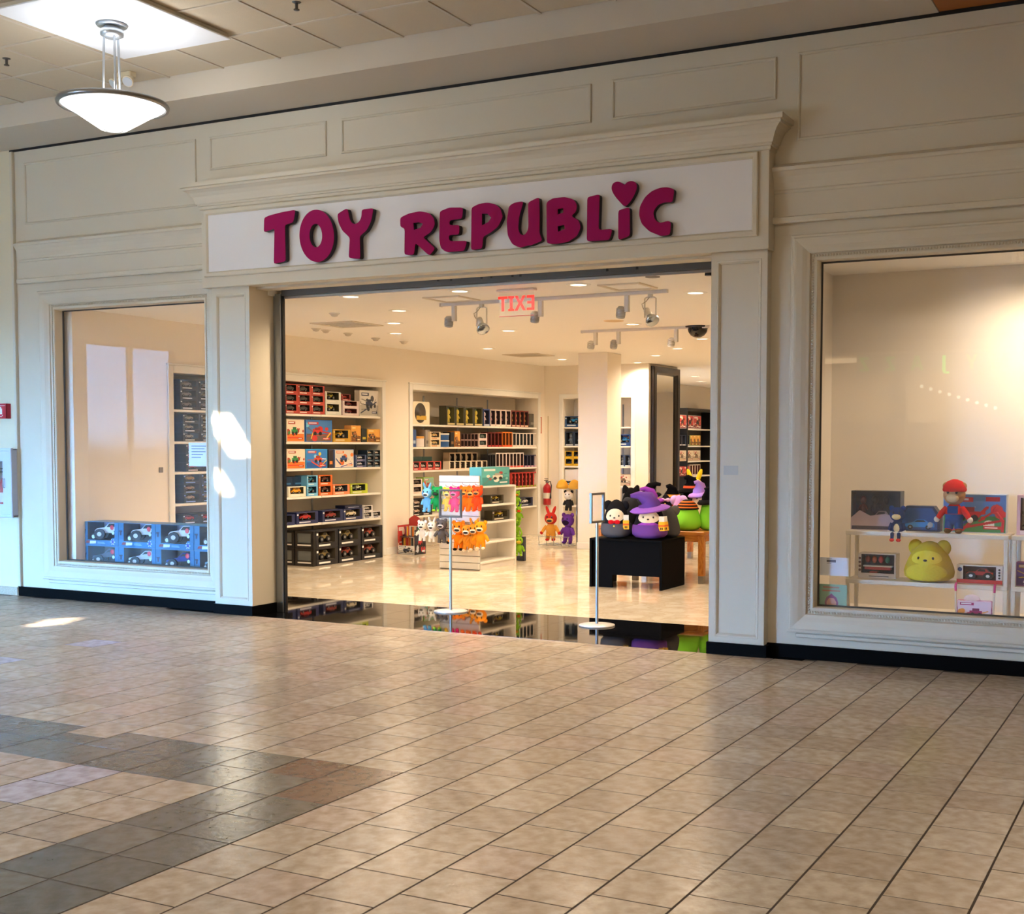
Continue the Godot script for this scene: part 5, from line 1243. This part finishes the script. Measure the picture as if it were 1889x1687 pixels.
	for k in 5: wire.tube([V(-0.26 + 0.13 * k, 0.02, -0.2), V(-0.26 + 0.13 * k, 0.02, 0.2), V(-0.26 + 0.13 * k, 0.16, 0.22)], 0.005, 6)
	for z in [-0.2, 0.0, 0.2]: wire.tube([V(-0.28, 0.025, z), V(0.28, 0.025, z)], 0.005, 6)
	part(rk, "basket", wire.tube([V(-0.28, 0.16, 0.22), V(0.28, 0.16, 0.22)], 0.005, 6), M.metal)
	part(rk, "post", MB.new().tube([V(0.2, 0.0, -0.2), V(0.2, 1.15, -0.2)], 0.012, 8), M.metal)
	part(rk, "top_card", bx(V(0.0, 1.02, -0.19), V(0.28, 1.2, -0.18)), mat("ece4d2", 0.6))
	doll(V(-9.06, 0.09, -17.3), 0.2, 0.5, {"body": "e09a3c", "head": "c9342a", "muzzle": "d9a85a", "mouth": "14100e", "hand": "c02a22", "foot": "c02a22", "ears": "long", "ear": "c9342a", "spread": 0.7}, "orange and red plush animal sitting low on the wire rack", "")
	doll(V(-8.79, 0.05, -17.36), -0.1, 0.52, {"body": "6a3a94", "muzzle": "2a1a34", "ears": "round", "spread": 0.4, "foot": "5a2a84"}, "purple plush animal on the wire rack tight against the column", "")
	doll(V(-8.80, 0.55, -17.4), 0.1, 0.36, {"body": "2a2726", "head": "e8e2d8", "muzzle": "d8d0c4", "ears": "round", "ear": "1a1716", "spread": 0.3}, "black and white plush animal in the middle of the wire rack", "")
	egg_plush(V(-8.92, 0.9, -17.42), 0.0, 0.2, 0.15, {"body": "e0a83c"}, "round tan plush on the upper part of the wire rack, left one", "")
	egg_plush(V(-8.71, 0.9, -17.42), 0.0, 0.2, 0.15, {"body": "dca440"}, "round tan plush on the upper part of the wire rack, next to the column", "")
	# black nesting table
	var bt = thing("display_table", "low black table with a cut-out front panel in the shop entrance", "table", "", V(-5.67, 0, -12.94))
	part(bt, "table_top", bx(V(-0.44, 0.525, -0.34), V(0.44, 0.55, 0.34), 0.003), mat("0c0a09", 0.6, 0.0, 0.12))
	part(bt, "side_panel", bx(V(-0.44, 0, -0.34), V(-0.41, 0.525, 0.34), 0.003), mat("0c0a09", 0.6, 0.0, 0.12))
	part(bt, "side_panel", bx(V(0.41, 0, -0.34), V(0.44, 0.525, 0.34), 0.003), mat("0c0a09", 0.6, 0.0, 0.12))
	part(bt, "front_panel", MB.new().prism(P2([[-0.41, 0.0], [-0.17, 0.0], [-0.17, 0.145], [0.41, 0.145], [0.41, 0.525], [-0.41, 0.525]]), 0.29, 0.31), mat("0c0a09", 0.6, 0.0, 0.12))
	# wooden tables behind it
	for w in [[-5.51, -14.08, 0.92, 1.32, "honey-coloured wooden table with metal feet piled with plush"], [-6.34, -14.36, 0.7, 0.8, "small honey-coloured wooden table under the black cat plush"], [-6.66, -15.85, 0.6, 1.32, "honey-coloured wooden table standing farther back in the shop"]]:
		var wt = thing("wooden_table", w[4], "table", "", V(w[0], 0, w[1]))
		var hw = w[2] / 2; var hd = w[3] / 2
		part(wt, "table_top", bx(V(-hw, 0.555, -hd), V(hw, 0.6, hd), 0.006), M.wood)
		part(wt, "apron", bx(V(-hw + 0.03, 0.48, -hd + 0.03), V(hw - 0.03, 0.555, -hd + 0.055)).box(V(-hw + 0.03, 0.48, hd - 0.055), V(hw - 0.03, 0.555, hd - 0.03)).box(V(hw - 0.055, 0.48, -hd + 0.03), V(hw - 0.03, 0.555, hd - 0.03)), M.wood)
		for sx in [-1, 1]:
			for sz in [-1, 1]:
				var lg = part(wt, "leg", bx(V(sx * (hw - 0.045) - 0.035, 0.09, sz * (hd - 0.045) - 0.035), V(sx * (hw - 0.045) + 0.035, 0.555, sz * (hd - 0.045) + 0.035), 0.004), M.wood)
				part(lg, "metal_foot", bx(V(sx * (hw - 0.045) - 0.033, 0.0, sz * (hd - 0.045) - 0.033), V(sx * (hw - 0.045) + 0.033, 0.09, sz * (hd - 0.045) + 0.033), 0.004), mat("9a948c", 0.35, 0.7))
	# the plush pile
	var pg = "round plush toys piled on the tables"
	var pile = [
		[1137, -12.78, 0.55, 0.33, 0.43, {"body": "18171a", "coat": "55555a", "face": "f2ddb4", "ear": "1c1b1e", "bow": "c81a24", "tag": [0]}, "black plush with cream face, red bow tie and grey vest on the black table"],
		[1199, -12.80, 0.55, 0.38, 0.42, {"body": "1b191c", "coat": "6a3f86", "belly": "a64bb8", "face": "f2ddb4", "hat": "6b479a", "brim": "8a58b4", "tip": 0.9, "tag": [0, 1]}, "purple-robed black plush in a floppy purple witch hat on the black table"],
		[1168, -13.12, 0.55, 0.24, 0.46, {"body": "2b2a2c", "ear": "3a393b", "tag": [-0.2]}, "dark grey plush behind the red bow tie plush"],
		[1233, -13.12, 0.55, 0.27, 0.36, {"body": "4a4848", "ear": "5a5856"}, "small grey plush at the back corner of the black table"],
		[1268, -13.62, 0.6, 0.33, 0.36, {"body": "8fdc3c", "cap": ["1c1a1c", "d9702c"]}, "lime green plush in an orange and black striped knitted cap"],
		[1308, -13.75, 0.6, 0.24, 0.42, {"body": "86d63c", "hat": "151416", "tip": 0.2}, "lime green plush with a black hat next to the right pillar"],
		[1203, -13.80, 0.6, 0.24, 0.40, {"body": "6d2f86", "hat": "8a3aa8", "band": "e0a83a", "tip": 0.6}, "violet plush with a gold-banded violet hat"],
		[1228, -14.06, 0.6, 0.2, 0.40, {"body": "18161a", "bow": "e8b8e0", "bow_y": 0.82}, "black plush with a pink bow on its head"],
		[1252, -13.86, 0.6, 0.18, 0.40, {"body": "cf9ce0", "ear": "d8aee6"}, "lilac plush beside the striped cap"],
		[1292, -14.14, 0.6, 0.26, 0.5, {"body": "f0d8ae", "face": "f6e0bc", "fy": 0.72, "hat": "b48ad8", "tip": 0.3}, "cream plush in a lavender hat under the black hat pile"],
		[1164, -14.35, 0.6, 0.30, 0.46, {"body": "111013", "ear": "141316", "pointed": true, "face": "161518"}, "black cat plush with pointed ears"],
		[1198, -14.62, 0.6, 0.26, 0.44, {"body": "1a181c", "face": "e0662a", "hat": "121114", "band": "dfa04a", "tip": -0.6}, "black plush in a witch hat with an orange face"],
		[1240, -14.40, 0.6, 0.28, 0.42, {"body": "c8381c", "hat": "111014", "band": "e89a3a", "tip": 0.3}, "red-orange plush under a wide black witch hat"],
		[1276, -14.64, 0.6, 0.30, 0.55, {"body": "131215", "hat": "131215", "band": "e8603a", "tip": 0.4}, "big black plush at the top of the pile"],
		[1172, -13.92, 0.6, 0.22, 0.32, {"body": "e08a2c", "ear": "e8b070"}, "orange plush lying low between the black cat and the violet hat"]]
	for p in pile:
		var c0 = at_z(p[0], 950, p[1])
		egg_plush(V(c0.x, p[2] + 0.001, p[1]), 0.28, p[3], p[4], p[5], p[6], pg)
	var yb = at_z(1301, 870, -15.9)
	doll(V(yb.x, 0.602, -15.5), 0.2, 0.62, {"body": "f2d22e", "muzzle": "f6e070", "ears": "long", "spread": 0.3, "mouth": "e8701c"}, "tall yellow plush animal behind the pile by the right pillar", "")
func peg(at):
	var t = thing("display_hook", "metal peg hook on the slatted gondola end", "hook", "peg hooks on the slatted gondola end", at)
	part(t, "wire", MB.new().tube([V(0, 0, 0.001), V(0, 0.005, 0.06), V(0, 0.02, 0.13), V(0, 0.04, 0.14)], 0.004, 6), M.metal)
# ---------------------------------------------------------------- left display window
func left_window_things():
	var zf = -9.36; var W = 0.505; var H = 0.248; var D = 0.28
	var cols = [["e9ebec", "truck", "white toy pickup truck"], ["e4e8ea", "truck", "silver-white toy pickup truck"], ["eceff0", "truck", "bright white toy pickup truck"], ["2a72c0", "truck", "blue toy pickup truck"], ["5a5a62", "buggy", "dark grey toy buggy"], ["d4dade", "buggy", "white toy buggy"], ["1f3f8c", "buggy", "navy blue toy buggy"], ["7fa6b8", "buggy", "pale blue toy buggy"]]
	var teal = mat("086a9c", 0.35); var deep = mat("0b4f86", 0.4)
	for r in 2:
		for k in 4:
			var i = k + (0 if r == 1 else 4)
			var t = thing("boxed_toy_car", "blue window box with a %s, %s row, left display window" % [cols[i][2], "upper" if r == 1 else "lower"], "toy box", "blue remote-control car boxes in the left display window", V(-10.165 + k * (W + 0.006), 0.287 + r * (H + 0.002), zf - D / 2))
			part(t, "carton", carton_mesh(-0.36, 0.40, 0.24, 0.985, 0.8), [teal, mat(["4a4038", "3a3c44"][r], 0.7)]).scale = V(W, H, D)
			part(t, "backdrop", plate_mesh, mat(["5a4c40", "8f9fc4"][r], 0.7), V(0.01, H * 0.5, -D * 0.28)).scale = V(W * 0.74, H * 0.46, 0.001)
			var big = cols[i][1] == "truck"
			var c = part(t, "toy_car", cars[cols[i][1]], [mat(cols[i][0], 0.25), mat("1a1a1c", 0.6), mat("d8dcdc", 0.3)], V(0.01, H * 0.25, -0.005))
			c.scale = V(0.33, 0.33, 0.3) if big else V(0.36, 0.36, 0.36)
			c.rotation.y = 0.5
			for s in 2: part(t, "spare_wheel", MB.new().tube([V(-0.13, H * 0.36, D * 0.32), V(-0.13, H * 0.36, D * 0.40)], 0.036 if s == 0 else 0.02, 14), mat("141416", 0.6) if s == 0 else mat("cfe0de", 0.3), V(0, 0, 0 if s == 0 else 0.004))
			part(t, "lower_band", MB.new().prism(P2([[-0.5, 0.0], [0.5, 0.0], [0.5, 0.3], [0.44, 0.36], [0.34, 0.36], [0.28, 0.24], [-0.5, 0.24]]), 0, 0.002), teal, V(0, 0, D / 2)).scale = V(W, H, 1)
			part(t, "title_red", MB.new().prism(P2([[-0.42, 0.09], [-0.31, 0.09], [-0.29, 0.2], [-0.38, 0.2]]), 0, 0.001), mat("7a1424", 0.4), V(0, 0, D / 2 + 0.002)).scale = V(W, H, 1)
			part(t, "title_white", MB.new().prism(P2([[-0.30, 0.07], [-0.13, 0.09], [-0.12, 0.2], [-0.29, 0.2]]), 0, 0.001), mat("dfe6f2", 0.4), V(0, 0, D / 2 + 0.002)).scale = V(W, H, 1)
			part(t, "slogan_bar", MB.new().box(V(-0.08, 0.10, 0), V(0.13, 0.12, 0.001)).box(V(-0.08, 0.15, 0), V(0.11, 0.165, 0.001)), mat("8fc0e4", 0.4), V(0, 0, D / 2 + 0.002)).scale = V(W, H, 1)
			part(t, "star_print", MB.new().prism(P2(range(12).map(func(q): return [0.35 + (0.075 if q % 2 == 0 else 0.035) * cos(q * PI / 6), 0.18 + (0.15 if q % 2 == 0 else 0.07) * sin(q * PI / 6)])), 0, 0.001), mat("cfdcf0", 0.4), V(0, 0, D / 2 + 0.002)).scale = V(W, H, 1)
			part(t, "star_print", MB.new().box(V(0.32, 0.12, 0), V(0.38, 0.26, 0.001)), mat("1a3aa0", 0.4), V(0, 0, D / 2 + 0.003)).scale = V(W, H, 1)
			part(t, "red_badge", MB.new().lathe(V2([[0, 0.002], [0.025, 0.002], [0.026, 0]]), 18, Transform3D(Basis(Vector3.RIGHT, PI / 2), V(W * 0.33, H * 0.78, D / 2 + 0.001))), mat("d83a4a", 0.4))
			part(t, "white_badge", MB.new().lathe(V2([[0, 0.002], [0.017, 0.002], [0.018, 0]]), 16, Transform3D(Basis(Vector3.RIGHT, PI / 2), V(W * 0.36, H * 0.56, D / 2 + 0.001))), mat("cfe8f4", 0.4))
			part(t, "corner_print", MB.new().box(V(-0.485, 0.62, 0), V(-0.40, 0.68, 0.001)).box(V(-0.46, 0.48, 0), V(-0.42, 0.62, 0.001)), mat("0a2a4a", 0.4), V(0, 0, D / 2 + 0.001)).scale = V(W, H, 1)
	var a = at_z(348, 817, -9.212); var b = at_z(386, 861, -9.212)
	var n = thing("paper_notice", "pale blue printed notice taped inside the left display window", "notice", "", V((a.x + b.x) / 2, b.y, -9.212))
	var w = b.x - a.x; var h = a.y - b.y
	part(n, "sheet", bx(V(-w / 2, 0, -0.001), V(w / 2, h, 0)), mat("dfeefc", 0.6))
	for k in 5: part(n, "print_line", bx(V(-w * 0.36, h * (0.84 - 0.12 * k), 0), V(w * [0.36, 0.28, 0.33, 0.2, 0.1][k], h * (0.875 - 0.12 * k), 0.0006)), mat("5a7aa8", 0.6))
# ---------------------------------------------------------------- right display window
func display_unit(x0, x1, label):
	var t = thing("display_shelf", label, "shelves", "", V(x0, 0.301, -9.6))
	var w = x1 - x0
	var wh = mat("efe6d2", 0.4)
	for sx in [0.0, w - 0.03]:
		for sz in [-0.15, 0.12]: part(t, "leg", bx(V(sx, 0, sz), V(sx + 0.03, 0.62, sz + 0.03), 0.003), wh)
	for y in [0.615, 0.245]: part(t, "shelf_board", bx(V(-0.005 if y > 0.5 else 0.0, y, -0.155), V(w + (0.005 if y > 0.5 else 0.0), y + 0.033, 0.155), 0.003), wh)
func right_window_things():
	spot(V(-0.75, 2.9, -9.42), V(-0.45, -0.75, -0.5), WARM, 4.2, 48.0, 0.06, 1.0)  # lamp out of view, placed for the warm glow on the display wall
	var dl = thing("unseen_display_spot", "small warm spotlight inside the top of the right display window", "spotlight", "", V(-0.75, 2.98, -9.42))
	part(dl, "can", MB.new().lathe(V2([[0.045, -0.07], [0.05, -0.06], [0.05, 0.0], [0, 0.0]]), 18), M.white)
	part(dl, "lens", MB.new().lathe(V2([[0, -0.062], [0.044, -0.062]]), 18), glowmat("ffe9c4", 6.0))
	display_unit(-2.405, -1.225, "white two-tier shelf behind the glass of the right display window")
	display_unit(-1.2, -0.42, "second white two-tier shelf beside it, cut off by the window edge")
	var y1 = 0.95; var y2 = 0.58; var zz = -9.6
	# top tier
	var t = thing("boxed_toy", "black window box with dark figures and a toy jeep print on the upper display shelf", "toy box", "", V(-2.215, y1, zz - 0.05))
	part(t, "carton", carton_mesh(-0.46, 0.46, 0.12, 0.95, 0.7), [mat("171a1c", 0.35), mat("1c2628", 0.5)]).scale = V(0.375, 0.298, 0.14)
	part(t, "front_print", MB.new().prism(P2([[-0.5, 0.0], [0.5, 0.0], [0.5, 0.3], [0.2, 0.42], [-0.1, 0.36], [-0.32, 0.5], [-0.5, 0.3]]), 0, 0.001), mat("b9a3a8", 0.4), V(0, 0, 0.071)).scale = V(0.375, 0.298, 1)
	part(t, "title_bar", plate_mesh, mat("3a2c30", 0.5), V(0, 0.004, 0.0722)).scale = V(0.36, 0.026, 0.001)
	var jeep = part(t, "print_vehicle", cars["truck"], [mat("8a7a78", 0.5), mat("1a1618", 0.5), mat("6a6464", 0.4)], V(0.03, 0.03, 0.06))
	jeep.scale = V(0.22, 0.22, 0.04)
	for k in 3:
		var fg = part(t, "toy_figure", figure_mesh, mat(["5a2420", "2a2c28", "1c1e20"][k], 0.5), V(-0.11 + 0.09 * k, 0.1, 0.0))
		fg.scale = V(0.15, 0.17, 0.14)
	t = thing("boxed_toy", "blue box with cut corners and a blue car print on the upper display shelf", "toy box", "", V(-1.885, y1, zz - 0.06))
	part(t, "carton", MB.new().prism(P2([[-0.15, 0], [0.15, 0], [0.15, 0.12], [0.1, 0.19], [-0.1, 0.19], [-0.15, 0.12]]), -0.06, 0.06), mat("10284a", 0.35))
	part(t, "front_print", MB.new().prism(P2([[-0.13, 0.01], [0.13, 0.01], [0.13, 0.11], [0.09, 0.175], [-0.09, 0.175], [-0.13, 0.11]]), 0.06, 0.062), mat("1e4f8a", 0.35))
	var bc = part(t, "print_vehicle", cars["sedan"], [mat("2a8fd8", 0.3), mat("101418", 0.5), mat("8aa0b0", 0.4)], V(0, 0.012, 0.064))
	bc.scale = V(0.22, 0.2, 0.012)
	part(t, "print_badge", MB.new().lathe(V2([[0, 0.002], [0.02, 0.002], [0.021, 0]]), 14, Transform3D(Basis(Vector3.RIGHT, PI / 2), V(0.08, 0.05, 0.07))), mat("a8b4bc", 0.4))
	t = thing("boxed_toy", "wide colourful race set box with a red loop track print on the upper display shelf", "toy box", "", V(-1.492, y1, zz - 0.07))
	part(t, "carton", unit_box, mat("c9d4e0", 0.4)).scale = V(0.455, 0.287, 0.09)
	part(t, "front_print", plate_mesh, arts[11], V(0, 0.005, 0.045)).scale = V(0.445, 0.277, 0.001)
	part(t, "print_banner", bx(V(0.08, 0.235, 0.046), V(0.18, 0.268, 0.0475)), mat("b01424", 0.4))
	part(t, "print_track", MB.new().tube([V(0.2, 0.01, 0.047), V(0.205, 0.09, 0.047), V(0.16, 0.15, 0.047), V(0.12, 0.15, 0.047), V(0.15, 0.2, 0.047)], [0.012, 0.012, 0.012, 0.01, 0.006], 6), mat("c81a20", 0.4))
	doll(V(-1.613, y1 + 0.001, -9.485), -0.1, 0.405, {"body": "d8241f", "head": "b98a5c", "muzzle": "e0c090", "ear": "b98a5c", "trousers": "1c4a86", "beanie": "d8241f", "hand": "f2ece0", "foot": "7a5428", "spread": 0.8}, "teddy bear in red woollen hat and blue dungarees on the upper display shelf", "")
	doll(V(-2.03, y1 - 0.075, -9.50), 0.0, 0.29, {"body": "1c2c52", "head": "1e3566", "muzzle": "e8c98a", "ear": "24407a", "belly": "e8cf9a", "hand": "f4f0e6", "foot": "d8341f", "spread": 0.1}, "small navy plush bear with red feet sitting on the upper display shelf edge", "", "sit")
	# lower tier
	t = thing("boxed_toy", "white-edged dark box with red miniature toys on the lower display shelf", "toy box", "", V(-2.195, y2, zz - 0.04))
	part(t, "carton", carton_mesh(-0.42, 0.46, 0.2, 0.96, 0.7), [mat("d9cfc6", 0.4), mat("2a1614", 0.6)]).scale = V(0.285, 0.19, 0.14)
	part(t, "toy_vehicle", bx(V(-0.1, 0.062, 0.0), V(0.1, 0.085, 0.05), 0.003).cbox(V(-0.06, 0.04, 0.01), V(0.0, 0.048, 0.06), 0.002), mat("b8423a", 0.4))
	part(t, "toy_track", bx(V(-0.11, 0.085, 0.0), V(0.11, 0.095, 0.05)), mat("e6e2dc", 0.4))
	for k in 4:
		part(t, "toy_part", MB.new().ell(V(-0.08 + 0.05 * k, 0.14, 0.02), V(0.02, 0.028, 0.015), 8, 6), mat(["8a2a22", "c05a24", "c8341f", "2a7a6a"][k], 0.4))
		part(t, "edge_print", MB.new().lathe(V2([[0, 0.001], [0.009, 0.001], [0.01, 0]]), 10, Transform3D(Basis(Vector3.RIGHT, PI / 2), V(-0.131, 0.06 + 0.03 * k, 0.0705))), mat("5a2c26", 0.5))
	part(t, "title_bar", bx(V(-0.06, 0.012, 0.07), V(0.09, 0.018, 0.071)), mat("4a4844", 0.5))
	egg_plush(V(-1.8, y2 + 0.001, -9.56), 0.0, 0.37, 0.3, {"body": "ddc22a", "belly": "f2d93c", "face": "f4dd45", "fy": 0.62, "ear": "d8bd28"}, "big yellow pear-shaped plush with a pale yellow face on the lower display shelf", "")
	t = thing("boxed_toy_car", "long white and red box with a red toy truck on the lower display shelf", "toy box", "", V(-1.437, y2, zz - 0.02))
	part(t, "carton", carton_mesh(-0.36, 0.36, 0.2, 0.94, 0.7), [mat("e6e0da", 0.4), mat("4a1c1c", 0.6)]).scale = V(0.325, 0.135, 0.13)
	part(t, "red_band", plate_mesh, mat("cf2c26", 0.4), V(0, 0, 0.0652)).scale = V(0.325, 0.028, 0.001)
	var tk = part(t, "toy_car", cars["truck"], [mat("b8302a", 0.3), mat("161416", 0.5), mat("e8e4de", 0.4)], V(0, 0.03, 0.02))
	tk.scale = V(0.2, 0.15, 0.14)
	part(t, "badge", MB.new().lathe(V2([[0, 0.002], [0.015, 0.002], [0.016, 0]]), 14, Transform3D(Basis(Vector3.RIGHT, PI / 2), V(-0.14, 0.1, 0.065))), mat("2a4a9a", 0.4))
	for k in 4: part(t, "edge_print", MB.new().lathe(V2([[0, 0.001], [0.007, 0.001], [0.008, 0]]), 10, Transform3D(Basis(Vector3.RIGHT, PI / 2), V(0.14, 0.045 + 0.02 * k, 0.065))), mat("2c2624", 0.5))
	# clear pink bag hanging from the lower shelf by two straps
	t = thing("toy_bag", "clear pink and white toy bag hanging by two straps from the lower display shelf", "bag", "", V(-1.445, 0.302, -9.42))
	part(t, "pouch", bx(V(-0.125, 0.0, -0.012), V(0.125, 0.17, 0.014), 0.008), arts[10])
	part(t, "contents", MB.new().ell(V(-0.02, 0.17, 0.0), V(0.06, 0.04, 0.012), 12, 8), mat("f2d8d4", 0.6))
	for s in [-1, 1]:
		part(t, "strap", MB.new().tube([V(s * 0.13, 0.0, 0.004), V(s * 0.134, 0.12, 0.004), V(s * 0.136, 0.235, 0.002)], 0.007, 6), mat("f0e6da", 0.6))
		part(t, "strap_hook", MB.new().tube([V(s * 0.136, 0.232, 0.002), V(s * 0.137, 0.27, 0.006), V(s * 0.137, 0.285, -0.02)], 0.009, 6), mat("d8347e", 0.4))
	# boxes on the second unit
	toybox("fig", ["e0b8c0", "5a2a3a", "e8d0c8", "f0dce0"], 0.24, 0.29, 0.14, V(-1.06, y1, zz), 0.0, "pink box with a pale doll on the second display shelf, upper tier", "")
	toybox("print", ["8a2a8a", 13], 0.24, 0.17, 0.12, V(-1.06, y2, zz), 0.0, "purple printed box on the second display shelf, lower tier", "")
	# papers in the corner of the glass
	var a = at_z(1513, 1028, -9.212); var b = at_z(1565, 1064, -9.212)
	var n = thing("paper_notice", "white paper sheet with a small printed bar taped inside the right display window", "notice", "", V(a.x, b.y, -9.212))
	part(n, "sheet", bx(V(0, 0, -0.001), V(b.x - a.x, a.y - b.y, 0)), mat("e8edf4", 0.6))
	part(n, "print_line", bx(V(0.05, 0.10, 0), V(0.12, 0.118, 0.0006)).box(V(0.05, 0.126, 0), V(0.09, 0.129, 0.0006)).box(V(0.05, 0.09, 0), V(0.085, 0.093, 0.0006)), mat("5a6070", 0.6))
	a = at_z(1506, 1077, -9.212); b = at_z(1562, 1124, -9.212)
	n = thing("paper_poster", "green poster with a round pink monkey-like shape in the lower corner of the right window", "poster", "", V(a.x, b.y, -9.212))
	var w = b.x - a.x; var h = a.y - b.y
	part(n, "sheet", bx(V(0, 0, -0.001), V(w, h, 0)), mat("8fb8a2", 0.6))
	part(n, "print_shape", MB.new().prism(P2([[0.3, 0], [0.7, 0], [0.72, 0.25], [0.66, 0.45], [0.55, 0.55], [0.5, 0.62], [0.44, 0.55], [0.34, 0.46], [0.28, 0.25]]), 0, 0.0006), mat("8a4a74", 0.6)).scale = V(w, h, 1)
	part(n, "print_shape", MB.new().prism(P2([[0.36, 0], [0.64, 0], [0.66, 0.25], [0.58, 0.42], [0.42, 0.42], [0.34, 0.25]]), 0.0006, 0.001), mat("d9a08c", 0.6)).scale = V(w, h, 1)
	part(n, "print_line", bx(V(0.22, 0.84, 0), V(0.75, 0.9, 0.0006)).box(V(0.2, 0.7, 0), V(0.78, 0.76, 0.0006)), mat("b87a6c", 0.6)).scale = V(w, h, 1)
# ---------------------------------------------------------------- the shop across the hall, seen only as a reflection in the glass
func opposite_shop():
	var s = structure("wall_opposite_shop", "open shopfront across the hall with white lintel and bright shelves")
	part(s, "room_wall", bx(V(-9.6, 0, 9.0), V(2.1, 3.4, 9.2)).box(V(-9.7, 0, 6.2), V(-9.5, 3.4, 9.2)).box(V(2.0, 0, 6.2), V(2.2, 3.4, 9.2)).box(V(-9.7, 3.4, 6.0), V(2.2, 3.6, 9.2)), M.shopwall)
	part(s, "room_floor", bx(V(-9.7, -0.2, 6.0), V(2.2, 0.0, 9.2)), M.cream_joint)
	part(s, "post", bx(V(-5.35, 0, 5.75), V(-5.05, 2.95, 6.0)), M.white)
	part(s, "post", bx(V(0.4, 0, 5.75), V(0.7, 2.95, 6.0)), M.white)
	for k in 5:
		part(s, "wall_shelf", bx(V(-9.4, 0.4 + k * 0.42, 8.6), V(1.9, 0.43 + k * 0.42, 9.0)), M.white)
	var z = -24.2
	var a = at_z(1590, 655, z); var b = at_z(1590, 692, z)
	var sb = thing("sign_board", "white lintel sign board of the shop across the hall with green letters", "sign board", "", V(a.x, b.y, 5.80))
	part(sb, "board", bx(V(-0.1, 0, 0), V(4.2, a.y - b.y, 0.15)), mat("e8ebe6", 0.6))
	var fo := SystemFont.new()
	fo.font_names = PackedStringArray(["Droid Sans"]); fo.font_weight = 600
	var word = "MYJAZZ"
	for k in 6:
		var tm := TextMesh.new()
		tm.font = fo; tm.text = word[k]; tm.font_size = 64; tm.pixel_size = 0.0058; tm.depth = 0.03
		var bright = word[k] in ["M", "J"]
		var l = part(sb, "letter", tm, glowmat("38e860", 6.0 if bright else 1.2), V(2.55 - k * 0.5, (a.y - b.y) * 0.5, -0.02))
		l.rotation.y = PI
	area(V(-3.7, 3.35, 7.6), V(0, -1, 0), 9.0, 1.6, "ffe2b4", 14.0)  # lamp out of view, placed to brighten the reflected shop and the facade
	var lt = thing("unseen_shop_light", "long warm ceiling light panel in the shop across the hall", "light", "", V(-3.7, 3.37, 7.6))
	part(lt, "diffuser", bx(V(-4.5, 0.0, -0.8), V(4.5, 0.025, 0.8)), glowmat("ffe2b4", 1.2))
	for k in 9:
		var p = at_z(1700 + k * 17, 713 + k * 5, -25.2)
		var h = thing("ceiling_spot", "small bright spotlight in the shop across the hall", "spotlight", "spotlights in the shop across the hall", V(p.x, p.y, 6.8))
		part(h, "bulb", MB.new().ell(Vector3.ZERO, V(0.035, 0.035, 0.035), 10, 7), glowmat("fff6e4", 7.0))
		part(h, "stem", MB.new().tube([V(0, 0.03, 0), V(0, 3.4 - p.y, 0)], 0.006, 6), M.white)
